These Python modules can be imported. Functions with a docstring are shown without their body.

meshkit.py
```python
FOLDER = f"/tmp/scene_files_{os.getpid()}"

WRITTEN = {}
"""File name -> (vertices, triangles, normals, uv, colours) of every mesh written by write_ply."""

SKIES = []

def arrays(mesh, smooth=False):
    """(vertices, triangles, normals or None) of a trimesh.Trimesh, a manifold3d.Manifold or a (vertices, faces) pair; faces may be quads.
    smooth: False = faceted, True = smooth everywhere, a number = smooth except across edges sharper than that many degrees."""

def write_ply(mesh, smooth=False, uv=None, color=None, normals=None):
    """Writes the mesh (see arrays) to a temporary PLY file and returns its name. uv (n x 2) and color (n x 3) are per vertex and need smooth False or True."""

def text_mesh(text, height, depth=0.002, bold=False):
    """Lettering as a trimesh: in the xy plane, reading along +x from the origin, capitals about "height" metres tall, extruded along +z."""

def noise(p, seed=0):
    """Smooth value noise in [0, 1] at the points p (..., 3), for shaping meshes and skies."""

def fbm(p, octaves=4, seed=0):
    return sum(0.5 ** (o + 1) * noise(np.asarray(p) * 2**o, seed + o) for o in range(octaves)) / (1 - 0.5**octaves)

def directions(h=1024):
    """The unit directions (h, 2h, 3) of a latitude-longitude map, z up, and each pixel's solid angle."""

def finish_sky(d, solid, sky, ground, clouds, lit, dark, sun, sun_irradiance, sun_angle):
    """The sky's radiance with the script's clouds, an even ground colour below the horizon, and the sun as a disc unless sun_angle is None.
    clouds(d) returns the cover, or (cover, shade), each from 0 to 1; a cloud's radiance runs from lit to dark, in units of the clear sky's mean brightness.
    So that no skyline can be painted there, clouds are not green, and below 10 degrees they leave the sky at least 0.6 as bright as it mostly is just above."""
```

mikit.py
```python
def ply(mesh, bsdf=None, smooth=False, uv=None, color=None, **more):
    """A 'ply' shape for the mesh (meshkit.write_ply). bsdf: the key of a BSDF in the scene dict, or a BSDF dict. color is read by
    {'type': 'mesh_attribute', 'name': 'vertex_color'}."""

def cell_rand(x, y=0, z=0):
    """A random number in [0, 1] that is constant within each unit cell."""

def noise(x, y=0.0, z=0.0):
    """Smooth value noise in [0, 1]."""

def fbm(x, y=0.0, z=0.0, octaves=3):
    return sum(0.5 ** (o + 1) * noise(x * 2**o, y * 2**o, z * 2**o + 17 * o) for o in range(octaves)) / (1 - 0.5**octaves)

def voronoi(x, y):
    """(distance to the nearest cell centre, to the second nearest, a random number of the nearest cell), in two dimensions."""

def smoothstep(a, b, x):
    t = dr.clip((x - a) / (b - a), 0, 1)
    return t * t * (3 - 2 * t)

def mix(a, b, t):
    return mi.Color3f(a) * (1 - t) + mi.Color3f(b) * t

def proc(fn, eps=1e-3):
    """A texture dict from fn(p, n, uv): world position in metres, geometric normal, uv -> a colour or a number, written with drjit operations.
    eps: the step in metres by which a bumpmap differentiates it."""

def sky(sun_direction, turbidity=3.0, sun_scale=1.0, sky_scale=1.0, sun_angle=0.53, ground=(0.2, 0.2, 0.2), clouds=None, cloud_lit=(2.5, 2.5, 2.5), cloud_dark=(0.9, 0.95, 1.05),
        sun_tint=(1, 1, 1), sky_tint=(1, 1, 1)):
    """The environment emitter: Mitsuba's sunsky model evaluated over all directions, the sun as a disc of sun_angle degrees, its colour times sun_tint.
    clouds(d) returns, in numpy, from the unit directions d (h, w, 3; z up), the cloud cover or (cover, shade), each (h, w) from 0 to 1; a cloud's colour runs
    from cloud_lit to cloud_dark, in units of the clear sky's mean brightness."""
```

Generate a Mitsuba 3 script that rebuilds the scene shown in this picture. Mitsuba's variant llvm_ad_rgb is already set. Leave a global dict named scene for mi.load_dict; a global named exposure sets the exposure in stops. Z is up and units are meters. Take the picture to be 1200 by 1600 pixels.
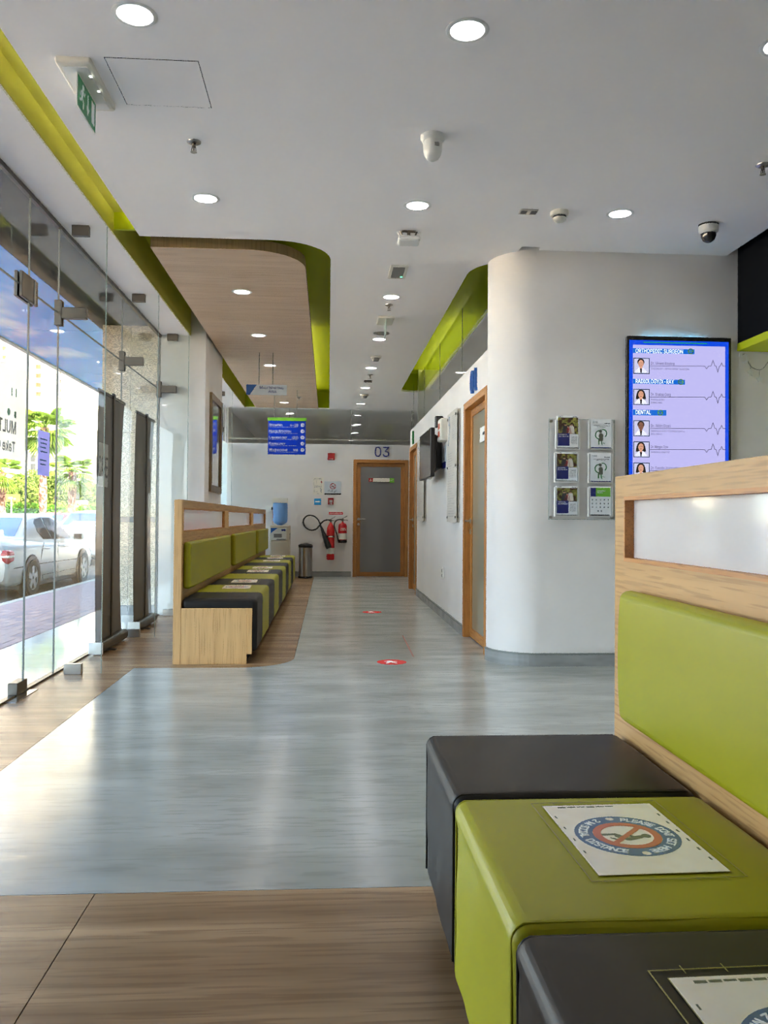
import math, random
import numpy as np, trimesh, drjit as dr, mitsuba as mi, mikit, meshkit
import manifold3d as m3
from shapely.geometry import Polygon, Point, box as sbox, LineString
from shapely.ops import unary_union
T = mi.ScalarTransform4f
random.seed(7); RNG = np.random.default_rng(7)
scene, labels = {}, {}

# ---------------------------------------------------------------- camera, sky, exposure
F, CX, CY, H = 1300.0, 600.0, 786.6, 1.12
YAW, PITCH, ROLL = .06675, .0177, .0078
_f = np.array([math.sin(YAW)*math.cos(PITCH), math.cos(YAW)*math.cos(PITCH), math.sin(PITCH)])
_r = np.array([math.cos(YAW), -math.sin(YAW), 0.]); _u = np.cross(_r, _f)
RT = math.cos(ROLL)*_r + math.sin(ROLL)*_u; UP = -math.sin(ROLL)*_r + math.cos(ROLL)*_u
EYE = np.array([0, 0, H])
def at(px, py, **k):
    """the point of the plane x=, y= or z= that the photograph shows at this pixel"""
    d = RT*(px-CX)/F - UP*(py-CY)/F + _f
    (a, v), = k.items(); i = 'xyz'.index(a)
    return EYE + d*(v-EYE[i])/d[i]
exposure = 1.3
SPOT = .9
SKY_SCALE, SUN_SCALE, LAMP, COVE = 16.0, 26.0, 20.0, 1.0
def clouds(d):
    n = meshkit.fbm(d*[3, 3, 7], 4, 3)
    return np.clip((n-.52)*4, 0, 1)*.7
scene['camera'] = dict(type='perspective', fov=math.degrees(2*math.atan(600/F)), fov_axis='x', near_clip=.02, far_clip=900,
    principal_point_offset_x=0.0, principal_point_offset_y=(800-CY)/1600,
    to_world=T().look_at(origin=EYE.tolist(), target=(EYE+_f).tolist(), up=UP.tolist()))
scene['sky'] = mikit.sky((.62, -.50, .95), turbidity=3.0, sky_scale=SKY_SCALE, sun_scale=SUN_SCALE, ground=(.3, .28, .26), clouds=clouds, sky_tint=(1.17, 1.0, .84))

# ---------------------------------------------------------------- materials
def lin(r, g, b): return [((c/255)/12.92 if c < 10.3 else (((c/255)+.055)/1.055)**2.4) for c in (r, g, b)]
def rgb(c): return {'type': 'rgb', 'value': [float(x) for x in c]}
def mat(name, col, rough=.5, spec=.5, metal=0., coat=0., bump=None, bscale=1.):
    tex = col if isinstance(col, dict) else rgb(col)
    b = dict(type='principled', base_color=tex, roughness=rough, specular=spec, metallic=metal)
    if coat: b['clearcoat'] = coat; b['clearcoat_gloss'] = .9
    if bump is not None: b = dict(type='bumpmap', arbitrary=bump, scale=bscale, bsdf=b)
    scene[name] = dict(type='twosided', bsdf=b); return name
nz, fbm, sm, mx = mikit.noise, mikit.fbm, mikit.smoothstep, mikit.mix
def woodtex(axis, c1, c2, c3, f=1.):
    def fn(p, n, uv):
        q = [p.x, p.y, p.z]; a = q[axis]; o = [q[i] for i in range(3) if i != axis]
        a1 = fbm(a*1.3*f, o[0]*26*f, o[1]*26*f, 3)
        a2 = fbm(a*7*f, o[0]*160*f, o[1]*160*f, 2)
        g = dr.clip((a1-.5)*1.7+.5, 0, 1)
        c = mx(c1, c2, g)
        return mx(c, c3, sm(.5, .75, a2)*.55)
    return mikit.proc(fn)
OAK = (lin(160, 120, 70), lin(176, 136, 84), lin(138, 98, 52))
OAK_LIT = (lin(194, 150, 94), lin(210, 168, 112), lin(170, 124, 72))  # one oak in a darker and a paler copy, light balance put into colour
mat('oak_y', woodtex(1, *OAK), .42); mat('oak_z', woodtex(2, *OAK_LIT), .42)
DW = (lin(160, 104, 48), lin(182, 124, 62), lin(128, 78, 32))
mat('door_wood_z', woodtex(2, *DW, 1.3), .38); mat('door_wood_x', woodtex(0, *DW, 1.3), .38); mat('door_wood_y', woodtex(1, *DW, 1.3), .38)
mat('ceiling_wood', woodtex(0, lin(206, 176, 148), lin(220, 192, 166), lin(192, 160, 132), .55), .5)
mat('ceiling_wood_edge', woodtex(2, lin(126, 104, 74), lin(140, 118, 86), lin(104, 84, 58), .8), .5)
def floorwood(p, n, uv):
    a = fbm(p.x*.9, p.y*13, 0, 4); b = fbm(p.x*5, p.y*90, 3, 2); k = fbm(p.x*1.6, p.y*4, 8, 3)
    c = mx(lin(108, 84, 58), lin(150, 124, 94), dr.clip((a-.5)*2.2+.5, 0, 1))
    c = mx(c, lin(94, 66, 40), sm(.5, .75, b)*.55)
    return mx(c, lin(98, 70, 44), sm(.62, .8, k)*.5)
def floorwood_h(p, n, uv): return fbm(p.x*4, p.y*80, 1, 2)*.0006
mat('floor_wood', mikit.proc(floorwood), .33, .34, bump=mikit.proc(floorwood_h, 2e-3), bscale=.6)
def floorgrey(p, n, uv):
    a = fbm(p.x*2.2, p.y*7, 0, 4); b = fbm(p.x*9, p.y*60, 5, 3)
    c = mx(lin(130, 135, 131), lin(157, 161, 157), dr.clip((a-.5)*1.6+.5, 0, 1))
    return mx(c, lin(122, 126, 121), sm(.5, .75, b)*.45)
def floorgrey_h(p, n, uv): return fbm(p.x*3, p.y*14, 1, 3)*.0012
mat('floor_grey', mikit.proc(floorgrey), .2, .5, bump=mikit.proc(floorgrey_h, 4e-3), bscale=.6)
mat('skirting_grey', mikit.proc(lambda p, n, uv: mx(lin(118, 120, 118), lin(150, 152, 150), fbm(p.x*6+p.y*6, p.z*20, 0, 3))), .4)
mat('white_paint', mikit.proc(lambda p, n, uv: mx(lin(218, 213, 208), lin(226, 221, 216), fbm(p.x*3, p.y*3, p.z*3, 3))), .55, .3)
mat('ceiling_paint', lin(244, 240, 238), .8, .2)
mat('lime_paint', lin(176, 186, 20), .55, .3)
mat('lime_dull', lin(172, 168, 74), .6, .3)
mat('navy_paint', lin(4, 7, 13), .9, .1)
mat('green_leather', lin(140, 136, 20), .38, .27, bump=mikit.proc(lambda p, n, uv: fbm(p.x*420, p.y*420, p.z*420, 2)*.00025, 4e-4), bscale=.5)
mat('dark_leather', lin(22, 21, 20), .42, .22, bump=mikit.proc(lambda p, n, uv: fbm(p.x*420, p.y*420, p.z*420, 2)*.00025, 4e-4), bscale=.5)
mat('steel', lin(176, 172, 166), .3, .5, 1.); mat('chrome', lin(215, 215, 215), .15, .5, 1.); mat('dark_steel', lin(96, 92, 86), .35, .5, 1.)
mat('black_plastic', lin(18, 18, 19), .35); mat('black_rubber', lin(20, 20, 21), .6); mat('dark_gap', lin(28, 28, 28), .9, .1)
mat('tv_glass', lin(14, 14, 17), .06, .6, coat=.6); mat('white_plastic', lin(226, 224, 218), .35); mat('grey_plastic', lin(120, 120, 118), .45)
mat('red_gloss', lin(196, 22, 24), .22, .6, coat=.5); mat('red_plastic', lin(150, 22, 26), .35); mat('red_print', lin(206, 44, 44), .5)
mat('white_print', lin(240, 240, 240), .5); mat('off_white', lin(226, 220, 206), .5); mat('grey_print', lin(150, 150, 150), .5); mat('dark_print', lin(46, 48, 54), .5)
mat('blue_sign', lin(0, 48, 172), .4, .2); mat('navy_print', lin(26, 34, 104), .45); mat('blue_letter', lin(24, 76, 150), .3); mat('cyan_sign', lin(50, 150, 210), .4)
mat('lime_print', lin(110, 176, 50), .45); mat('green_sign', lin(16, 112, 66), .4); mat('green_letter', lin(20, 96, 44), .4); mat('sign_grey', lin(196, 202, 208), .4)
mat('paper', mikit.proc(lambda p, n, uv: mx(lin(238, 224, 206), lin(248, 238, 224), fbm(p.x*25, p.y*25, p.z*25, 3))), .22, .5, coat=.3)
mat('ring_blue', lin(62, 92, 132), .25, .5, coat=.3); mat('ring_red', lin(196, 104, 84), .25, .5, coat=.3); mat('icon_grey', lin(86, 90, 78), .3)
scene['glass'] = dict(type='thindielectric', int_ior=1.52, specular_transmittance=rgb((.93, .97, .95)))
scene['glass_grey'] = dict(type='thindielectric', int_ior=1.6, specular_transmittance=rgb((.6, .63, .6)))
scene['clear_acrylic'] = dict(type='thindielectric', int_ior=1.45, specular_transmittance=rgb((.93, .95, .96)))
mat('glass_edge', lin(150, 168, 160), .25, .6); mat('silicone', lin(112, 116, 112), .5); mat('board_sheet', lin(196, 190, 180), .3); mat('slot_joint', lin(96, 104, 84), .5)
mat('frost_grey', lin(118, 117, 116), .12, .5); mat('frost_olive', lin(128, 126, 108), .12, .5)
mat('white_panel', lin(206, 196, 190), .08, .5, coat=.4)
scene['frosted_film'] = dict(type='principledthin', base_color=rgb((.8, .85, .84)), roughness=.6, diff_trans=1.3, spec_trans=0.)
mat('white_panel_lit', lin(242, 238, 240), .08, .5, coat=.4)  # lighter copy of white_panel, reflected corridor brightness put into its colour
mat('banner_back', mikit.proc(lambda p, n, uv: mx(lin(86, 86, 84), lin(104, 103, 100), fbm(p.y*6, p.z*2, 0, 2))), .6); mat('banner_reflection', lin(150, 152, 148), .6)
def granite(p, n, uv):
    a = fbm(p.x*95, p.y*95, p.z*95, 2); b = nz(p.x*190+5, p.y*190, p.z*190)
    c = mx(lin(176, 156, 126), lin(222, 204, 172), sm(.35, .65, a)); return mx(c, lin(92, 78, 62), sm(.66, .8, b)*.8)
mat('granite', mikit.proc(granite), .3); mat('granite_dark', lin(96, 96, 98), .35)
def tilecol(p, n, uv): return mx(lin(232, 226, 212), lin(244, 239, 228), fbm(p.x*5, p.y*5, 0, 3))
mat('pale_stone', mikit.proc(tilecol), .07, .6)
for i, c in enumerate([(176, 150, 150), (164, 142, 146), (186, 160, 156)]): mat('brick_lilac_%d' % i, lin(*c), .7)
mat('asphalt', mikit.proc(lambda p, n, uv: mx(lin(70, 68, 64), lin(96, 93, 88), fbm(p.x*30, p.y*30, 0, 3))), .8); mat('kerb_stone', lin(190, 184, 174), .7)
mat('canopy_dark', lin(24, 27, 26), .7, .2)
mat('canopy_painted_sky', mikit.proc(lambda p, n, uv: mx(lin(66, 160, 245), lin(214, 232, 250), sm(.5, .8, fbm(p.x*1.6, p.y*.7, 0, 4)))), .3, .3)  # sky reflection with cloud whites painted into the soffit colour
mat('car_paint', lin(198, 198, 190), .25, .5, .25, coat=1.); mat('car_paint_white', lin(236, 236, 234), .25, .5, coat=1.); mat('car_paint_red', lin(200, 60, 70), .25, coat=1.)
mat('car_glass_blue', lin(96, 130, 180), .06, .6, coat=.5); mat('car_glass_dark', lin(46, 48, 56), .05, .6, coat=.6); mat('tyre', lin(38, 38, 38), .7); mat('alloy', lin(176, 178, 176), .35, .5, .6)
mat('tail_red', lin(176, 40, 44), .15, coat=.6)
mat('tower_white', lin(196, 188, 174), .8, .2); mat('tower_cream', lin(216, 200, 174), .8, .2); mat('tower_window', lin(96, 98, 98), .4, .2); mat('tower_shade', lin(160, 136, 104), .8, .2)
mat('palm_trunk', mikit.proc(lambda p, n, uv: mx(lin(88, 56, 44), lin(146, 114, 98), sm(.4, .6, nz(p.x*14+p.z*9, p.y*14-p.z*9, p.z*6)))), .9)
for n_, c_ in (('leaf_palm', (112, 140, 60)), ('leaf_tree', (104, 124, 62)), ('leaf_hedge', (96, 150, 50))):
    scene[n_] = dict(type='principledthin', base_color=rgb(lin(*c_)), roughness=.5, diff_trans=.7)
mat('bark', lin(110, 90, 70), .9)
mat('skin', lin(196, 150, 124), .6); mat('skin_dark', lin(130, 92, 70), .6); mat('hair', lin(30, 24, 24), .5); mat('coat_white', lin(226, 226, 240), .6); mat('tie', lin(50, 40, 60), .6)
scene['water_bottle'] = dict(type='thindielectric', int_ior=1.4, specular_transmittance=rgb((.45, .62, .88)))
mat('bottle_blue', lin(110, 160, 220), .1, .6, coat=.5); mat('cooler_beige', lin(196, 184, 164), .4); mat('cooler_front', lin(206, 206, 200), .3)
def photo(p, n, uv):
    a = fbm(p.x*70, p.z*50, 0, 3); b = fbm(p.x*45+9, p.z*45, 4, 3)
    return mx(mx(lin(60, 66, 24), lin(168, 164, 80), a), lin(60, 34, 28), sm(.48, .6, b))
mat('photo_print', mikit.proc(photo), .4)

mat('laminate_film', lin(132, 124, 66), .18, .5); mat('bronze', lin(116, 98, 74), .35, .5, .8); mat('mirror_glass', lin(226, 226, 226), .02, .5, 1.)
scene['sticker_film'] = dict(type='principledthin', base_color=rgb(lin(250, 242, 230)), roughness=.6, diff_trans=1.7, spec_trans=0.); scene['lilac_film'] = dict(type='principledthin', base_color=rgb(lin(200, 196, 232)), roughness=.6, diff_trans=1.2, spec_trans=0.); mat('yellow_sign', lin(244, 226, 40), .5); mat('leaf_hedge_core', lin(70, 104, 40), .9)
mat('pulse_ink', lin(40, 36, 76), .5); mat('name_ink', lin(96, 92, 130), .5); mat('role_ink', lin(132, 128, 164), .5); mat('tape_red', lin(150, 106, 98), .5); mat('silver', lin(226, 226, 230), .3, .5, .5)

# ---------------------------------------------------------------- mesh helpers
cat = trimesh.util.concatenate
def hull(pts): return trimesh.Trimesh(np.asarray(pts, float), process=False).convex_hull
def bx(x0, x1, y0, y1, z0, z1, b=0.):
    lo, hi = np.minimum([x0, y0, z0], [x1, y1, z1]), np.maximum([x0, y0, z0], [x1, y1, z1])
    if b <= 0:
        return trimesh.creation.box(bounds=[lo, hi])
    b = min(b, .45*(hi-lo).min()); pts = []
    for ax in range(3):
        l, h = lo+b, hi-b; l[ax] = lo[ax]; h[ax] = hi[ax]
        pts += [[(l, h)[i][0], (l, h)[j][1], (l, h)[k][2]] for i in (0, 1) for j in (0, 1) for k in (0, 1)]
    return hull(pts)
def cyl(p0, p1, r, n=20, r2=None):
    p0, p1 = np.asarray(p0, float), np.asarray(p1, float)
    return lathe([(0, 0), (r, 0), (r if r2 is None else r2, 1), (0, 1)], p0, p1-p0, n)
def frame_of(d):
    d = np.asarray(d, float); z = d/np.linalg.norm(d); x = np.cross(z, [0, 0, 1] if abs(z[2]) < .9 else [1, 0, 0]); x /= np.linalg.norm(x)
    return x, np.cross(z, x), z
def lathe(prof, o=(0, 0, 0), d=(0, 0, 1), n=24):
    """profile of (radius, height in units of d)"""
    m = trimesh.creation.revolve(np.array(prof, float), sections=n)
    x, y, _ = frame_of(d); M = np.eye(4); M[:3, 0], M[:3, 1], M[:3, 2], M[:3, 3] = x, y, np.asarray(d, float), o
    if abs(d[0])+abs(d[1]) < 1e-9 and d[2] > 0: M[:3, 0], M[:3, 1] = (1, 0, 0), (0, 1, 0)
    m.apply_transform(M); return m
def tube(pts, r, n=8):
    pts = np.asarray(pts, float); t = np.gradient(pts, axis=0); t /= np.linalg.norm(t, axis=1, keepdims=True)
    a = np.cross(t[0], [0, 0, 1] if abs(t[0][2]) < .9 else [1, 0, 0]); rings = []
    for i in range(len(pts)):
        a = a - t[i]*(a@t[i]); a /= np.linalg.norm(a); b = np.cross(t[i], a)
        w = np.linspace(0, 2*np.pi, n, endpoint=False); rr = r[i] if np.ndim(r) else r
        rings.append(pts[i]+rr*(np.cos(w)[:, None]*a+np.sin(w)[:, None]*b))
    v = np.vstack(rings+[pts[:1], pts[-1:]]); f = []
    for i in range(len(pts)-1):
        for j in range(n):
            k = (j+1) % n; f += [[i*n+j, i*n+k, (i+1)*n+k], [i*n+j, (i+1)*n+k, (i+1)*n+j]]
    e = len(v)-2; L = (len(pts)-1)*n
    for j in range(n):
        k = (j+1) % n; f += [[e, k, j], [e+1, L+j, L+k]]
    return trimesh.Trimesh(v, f, process=False)
def spline(pts, n=40):
    from scipy.interpolate import CubicSpline
    pts = np.asarray(pts, float); s = np.r_[0, np.cumsum(np.linalg.norm(np.diff(pts, axis=0), axis=1))]
    return CubicSpline(s, pts)(np.linspace(0, s[-1], n))
def prism(poly, z0, z1):
    gs = getattr(poly, 'geoms', [poly]); out = []
    for g in gs:
        m = trimesh.creation.extrude_polygon(g, z1-z0, engine='earcut'); m.apply_translation([0, 0, z0]); out.append(m)
    return cat(out)
def basis(o, ex, ey):
    ex, ey = np.asarray(ex, float), np.asarray(ey, float); M = np.eye(4)
    M[:3, 0], M[:3, 1], M[:3, 2], M[:3, 3] = ex, ey, np.cross(ex, ey), o; return M
def tf(m, M): m = m.copy(); m.apply_transform(M); return m
XZ = lambda x, y, z: basis((x, y, z), (1, 0, 0), (0, 0, 1))            # a plane that faces the camera (-y)
RW = lambda x, y, z: basis((x, y, z), (0, -1, 0), (0, 0, 1))           # the right wall's face (-x)
LW = lambda x, y, z: basis((x, y, z), (0, 1, 0), (0, 0, 1))            # faces +x
def flat(poly, M, t=.0015):
    return tf(prism(poly, 0, t), M)
def R(x0, y0, x1, y1): return sbox(x0, y0, x1, y1)
_TX = {}
def text(s, h, M, depth=.001, bold=False, align='l', width=None, narrow=1.):
    k = (s, bold)
    if k not in _TX: _TX[k] = meshkit.text_mesh(s, 1., 1., bold)
    m = _TX[k].copy(); x0, x1 = m.bounds[0][0], m.bounds[1][0]
    sx = h*narrow if width is None else width/(x1-x0)
    ox = {'l': x0, 'c': (x0+x1)/2, 'r': x1}[align]
    m.apply_translation([-ox, 0, 0]); m.apply_scale([sx, h, depth]); m.apply_transform(M); return m
def rbox(x0, x1, y0, y1, z0, z1, r, seg=16):
    """box rounded everywhere with radius r"""
    s = m3.Manifold.sphere(r, seg)
    return m3.Manifold.batch_hull([s.translate([x, y, z]) for x in (x0+r, x1-r) for y in (y0+r, y1-r) for z in (z0+r, z1-r)])
def tri(m):
    q = m.to_mesh(); return trimesh.Trimesh(q.vert_properties[:, :3], q.tri_verts, process=False)

# ---------------------------------------------------------------- object helpers
def uk(key):
    used = set(labels) | set(scene) | {k.rsplit('__', n)[0] for k in scene for n in (1, 2) if '__' in k}
    if key not in used: return key
    i = 1
    while f'{key}_{i:03d}' in used: i += 1
    return f'{key}_{i:03d}'
def lab(key, label=None, category=None, group=None, kind=None):
    labels[key] = {k: v for k, v in (('label', label), ('category', category), ('group', group), ('kind', kind)) if v}
def thing(name, label, category, group=None):
    k = uk(name); lab(k, label, category, group); return k
_CNT = {}
def put(parent, name, mesh, m, smooth=False, label=None, kind=None, **kw):
    base = f'{parent}__{name}' if parent else name
    n = _CNT.get(base, 0); _CNT[base] = n+1
    k = base if n == 0 else f'{base}_{n:03d}'
    d = mesh if isinstance(mesh, dict) else mikit.ply(mesh, m, smooth)
    scene[k] = {**d, **kw}
    if label or kind: lab(k, label, kind=kind)
    return k
def struct(name, mesh=None, m=None, label=None, category=None, smooth=False):
    lab(name, label, category, kind='structure')
    if mesh is not None: scene[name] = mikit.ply(mesh, m, smooth)
    return name
def emit(L): return {'type': 'area', 'radiance': rgb(L)}

# ---------------------------------------------------------------- the setting: floor
ZC, XG, YF, XR, YCOL = 3.19, -1.93, 15.85, 1.30, 6.27
grey = unary_union([R(-1.42, 2.54, 5, 6.265), R(-.26, 2.54, 5, YF)]).buffer(.42).buffer(-.42)
everything = R(XG, -5, 5, YF)
woodp = everything.difference(grey.buffer(.0025))
struct('floor', bx(-2.0, 5, -5, 24, -.12, -.005), 'dark_gap', 'vinyl floor of the waiting area, grey in the middle and wood effect around it')
put('floor', 'grey_sheet', prism(grey, -.006, 0), 'floor_grey', label='polished grey vinyl sheet')
for a, b, c, d in ((-2, -5, -.6815, 2.6), (-.6785, -5, 5, 2.6), (-2, 2.4, 5, 16)):
    g = woodp.intersection(R(a, b, c, d))
    if b == 2.4: g = g.difference(R(-1.5, 2.4, 5, 2.6)).difference(R(-2, 2.4, -1.42, 2.6))
    put('floor', 'wood_sheet', prism(g, -.006, 0), 'floor_wood', label='wood effect vinyl sheet')
put('floor', 'grey_sheet', bx(-2, 5, YF+.1, 24, -.006, 0), 'floor_grey')

# ---------------------------------------------------------------- ceiling
def arc(cx, cy, r, a0, a1, n=14):
    return [(cx+r*math.cos(math.radians(a)), cy+r*math.sin(math.radians(a))) for a in np.linspace(a0, a1, n)]
slot_r = Polygon([(1.155, 6.95)] + arc(1.155+.42, 6.95, .42, 180, 250, 10)[1:] + [(1.45, 6.2), (1.60, 6.2), (1.60, 13.35)] + arc(1.38, 13.35, .225, 0, 180)[1:])
white = Polygon([(-1.41, -5), (-1.41, 6.22), (-.44, 6.22)] + arc(-.44, 6.66, .44, -90, 0)[1:] + [(0, YF), (1.6, YF), (5, YF), (5, 6.27), (3.085, 6.27), (3.085, -5)])
white = white.difference(slot_r)
struct('ceiling', prism(white, ZC, ZC+.03), 'ceiling_paint', 'flat white ceiling with curved lime lit recesses')
put('ceiling', 'window_soffit', bx(XG, -1.59, -5, YF, ZC, ZC+.03), 'ceiling_paint', label='white soffit strip along the glass front')
put('ceiling', 'recess_lining', cat([bx(-1.60, -1.585, -5, YF, ZC+.0, 3.52), bx(-1.6, -1.39, -5, 6.2, 3.345, 3.36)]), 'lime_dull', label='lime painted lining of the narrow slot')
put('ceiling', 'recess_lining', cat([bx(-1.6, .02, 6.2, YF, 3.50, 3.53), bx(.0, .02, 6.7, YF, ZC+.03, 3.52), bx(-1.6, .02, 6.17, 6.2, ZC+.03, 3.52),
    bx(-1.6, .02, YF-.05, YF, ZC+.02, 3.52)]), 'lime_paint', label='lime painted recess above the wood ceiling')
put('ceiling', 'recess_lining', cat([bx(1.14, 1.80, 6.1, 13.7, 3.50, 3.53), bx(1.135, 1.155, 6.1, 13.7, ZC+.03, 3.52), bx(1.78, 1.80, 6.1, 13.7, ZC+.03, 3.52), bx(1.14, 1.80, 13.58, 13.62, ZC+.03, 3.52)]), 'lime_paint', label='lime painted recess along the right wall')
wood = Polygon([(-1.385, 6.47), (-.66, 6.47)] + arc(-.66, 6.92, .452, -90, 0)[1:] + [(-.208, 15.79), (-1.385, 15.79)])
put('ceiling', 'wood_panel', prism(wood, ZC, ZC+.004), 'ceiling_wood', label='suspended wood veneer ceiling panel')
put('ceiling', 'wood_panel_edge', prism(wood.buffer(-.001), ZC+.0041, ZC+.085), 'ceiling_wood_edge', label='darker wood edge band')
put('ceiling', 'cove_light', bx(-.30, -.26, 10.3, 15.3, 3.28, 3.285), 'white_plastic', label='hidden light strip', emitter=emit([c*COVE for c in (3.4, 3.2, 1.2)]))
put('ceiling', 'cove_light', bx(1.68, 1.72, 9.6, 13.2, 3.225, 3.235), 'white_plastic', emitter=emit([c*COVE for c in (4.2, 4.2, 2.2)]))
put('ceiling', 'cove_light', trimesh.Trimesh([(-1.408, -4, 3.224), (-1.392, -4, 3.224), (-1.392, 6.2, 3.224), (-1.408, 6.2, 3.224)], [[0, 1, 2], [0, 2, 3]], process=False), 'white_plastic', emitter=emit([c*COVE for c in (26, 25, 18)]))
struct('building_shell', cat([bx(-1.95, 6, -8, 26, 3.56, 12), bx(5, 5.2, -6, 26, -.1, 3.6), bx(-2, 5.2, -5.2, -5, -.1, 3.6), bx(-2, 5.2, 24, 24.2, -.1, 3.6)]), 'ceiling_paint', 'upper storeys and outer walls of the building')

# ---------------------------------------------------------------- walls
WT = 2.52
struct('wall_right', cat([bx(XR, XR+.12, 6.62, 6.76, 0, WT), bx(XR, XR+.12, 7.90, 12.16, 0, WT), bx(XR, XR+.12, 6.76, 7.90, 2.2, WT), bx(XR, XR+.12, 12.16, 13.27, 2.22, WT)]), 'white_paint', 'white corridor wall on the right with two wood framed doors')
struct('wall_far', cat([bx(-1.93, .47, YF, YF+.12, 0, WT), bx(1.52, 5, YF, YF+.12, 0, WT), bx(.47, 1.52, YF, YF+.12, 2.2, WT)]), 'white_paint', 'white wall at the end of the corridor')
colp = Polygon([(5, 6.27), (1.62, 6.27)] + arc(1.62, 6.62, .35, 270, 180)[1:] + [(1.42, 6.62)] + arc(1.62, 6.62, .2, 180, 270) + [(5, 6.42)])
struct('wall_column', prism(colp, 0, 3.5), 'white_paint', 'white wall with a rounded corner behind the screen', smooth=25)
struct('wall_pillar', bx(XG, -1.415, 9.61, 11.09, 0, 3.5), 'white_paint', 'white pillar between the two stretches of glass front')
struct('wall_rear', bx(-1.93, 5, -5, -4.9, 0, 3.5), 'white_paint', 'white wall at the back of the waiting area')
struct('wall_side', cat([bx(4.9, 5, -5, YF, 0, 3.5), bx(1.42, 5, 13.2, 13.3, 0, 3.5), bx(1.9, 4.9, 9.4, 9.5, 0, 2.4)]), 'white_paint', 'white walls of the rooms on the right')
struct('wall_beyond', cat([bx(-2, 5, 23.8, 24, 0, 3.4), bx(-2, -1.9, YF, 24, 0, 3.4)]), 'white_paint', 'walls of the rooms beyond the far wall')
put('ceiling', 'far_ceiling', bx(-2, 5, YF, 24, ZC+.001, ZC+.05), 'ceiling_paint', label='ceiling of the room beyond the far glass')
# bulkhead over the desk
struct('trim_1', bx(3.17, 5, -2, 6.26, 2.50, 3.55), 'navy_paint', 'dark navy bulkhead above the reception side')
put('trim_1', 'lime_edge', bx(3.165, 5, -2, 6.26, 2.44, 2.499), 'lime_paint', label='lime lower edge')
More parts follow.
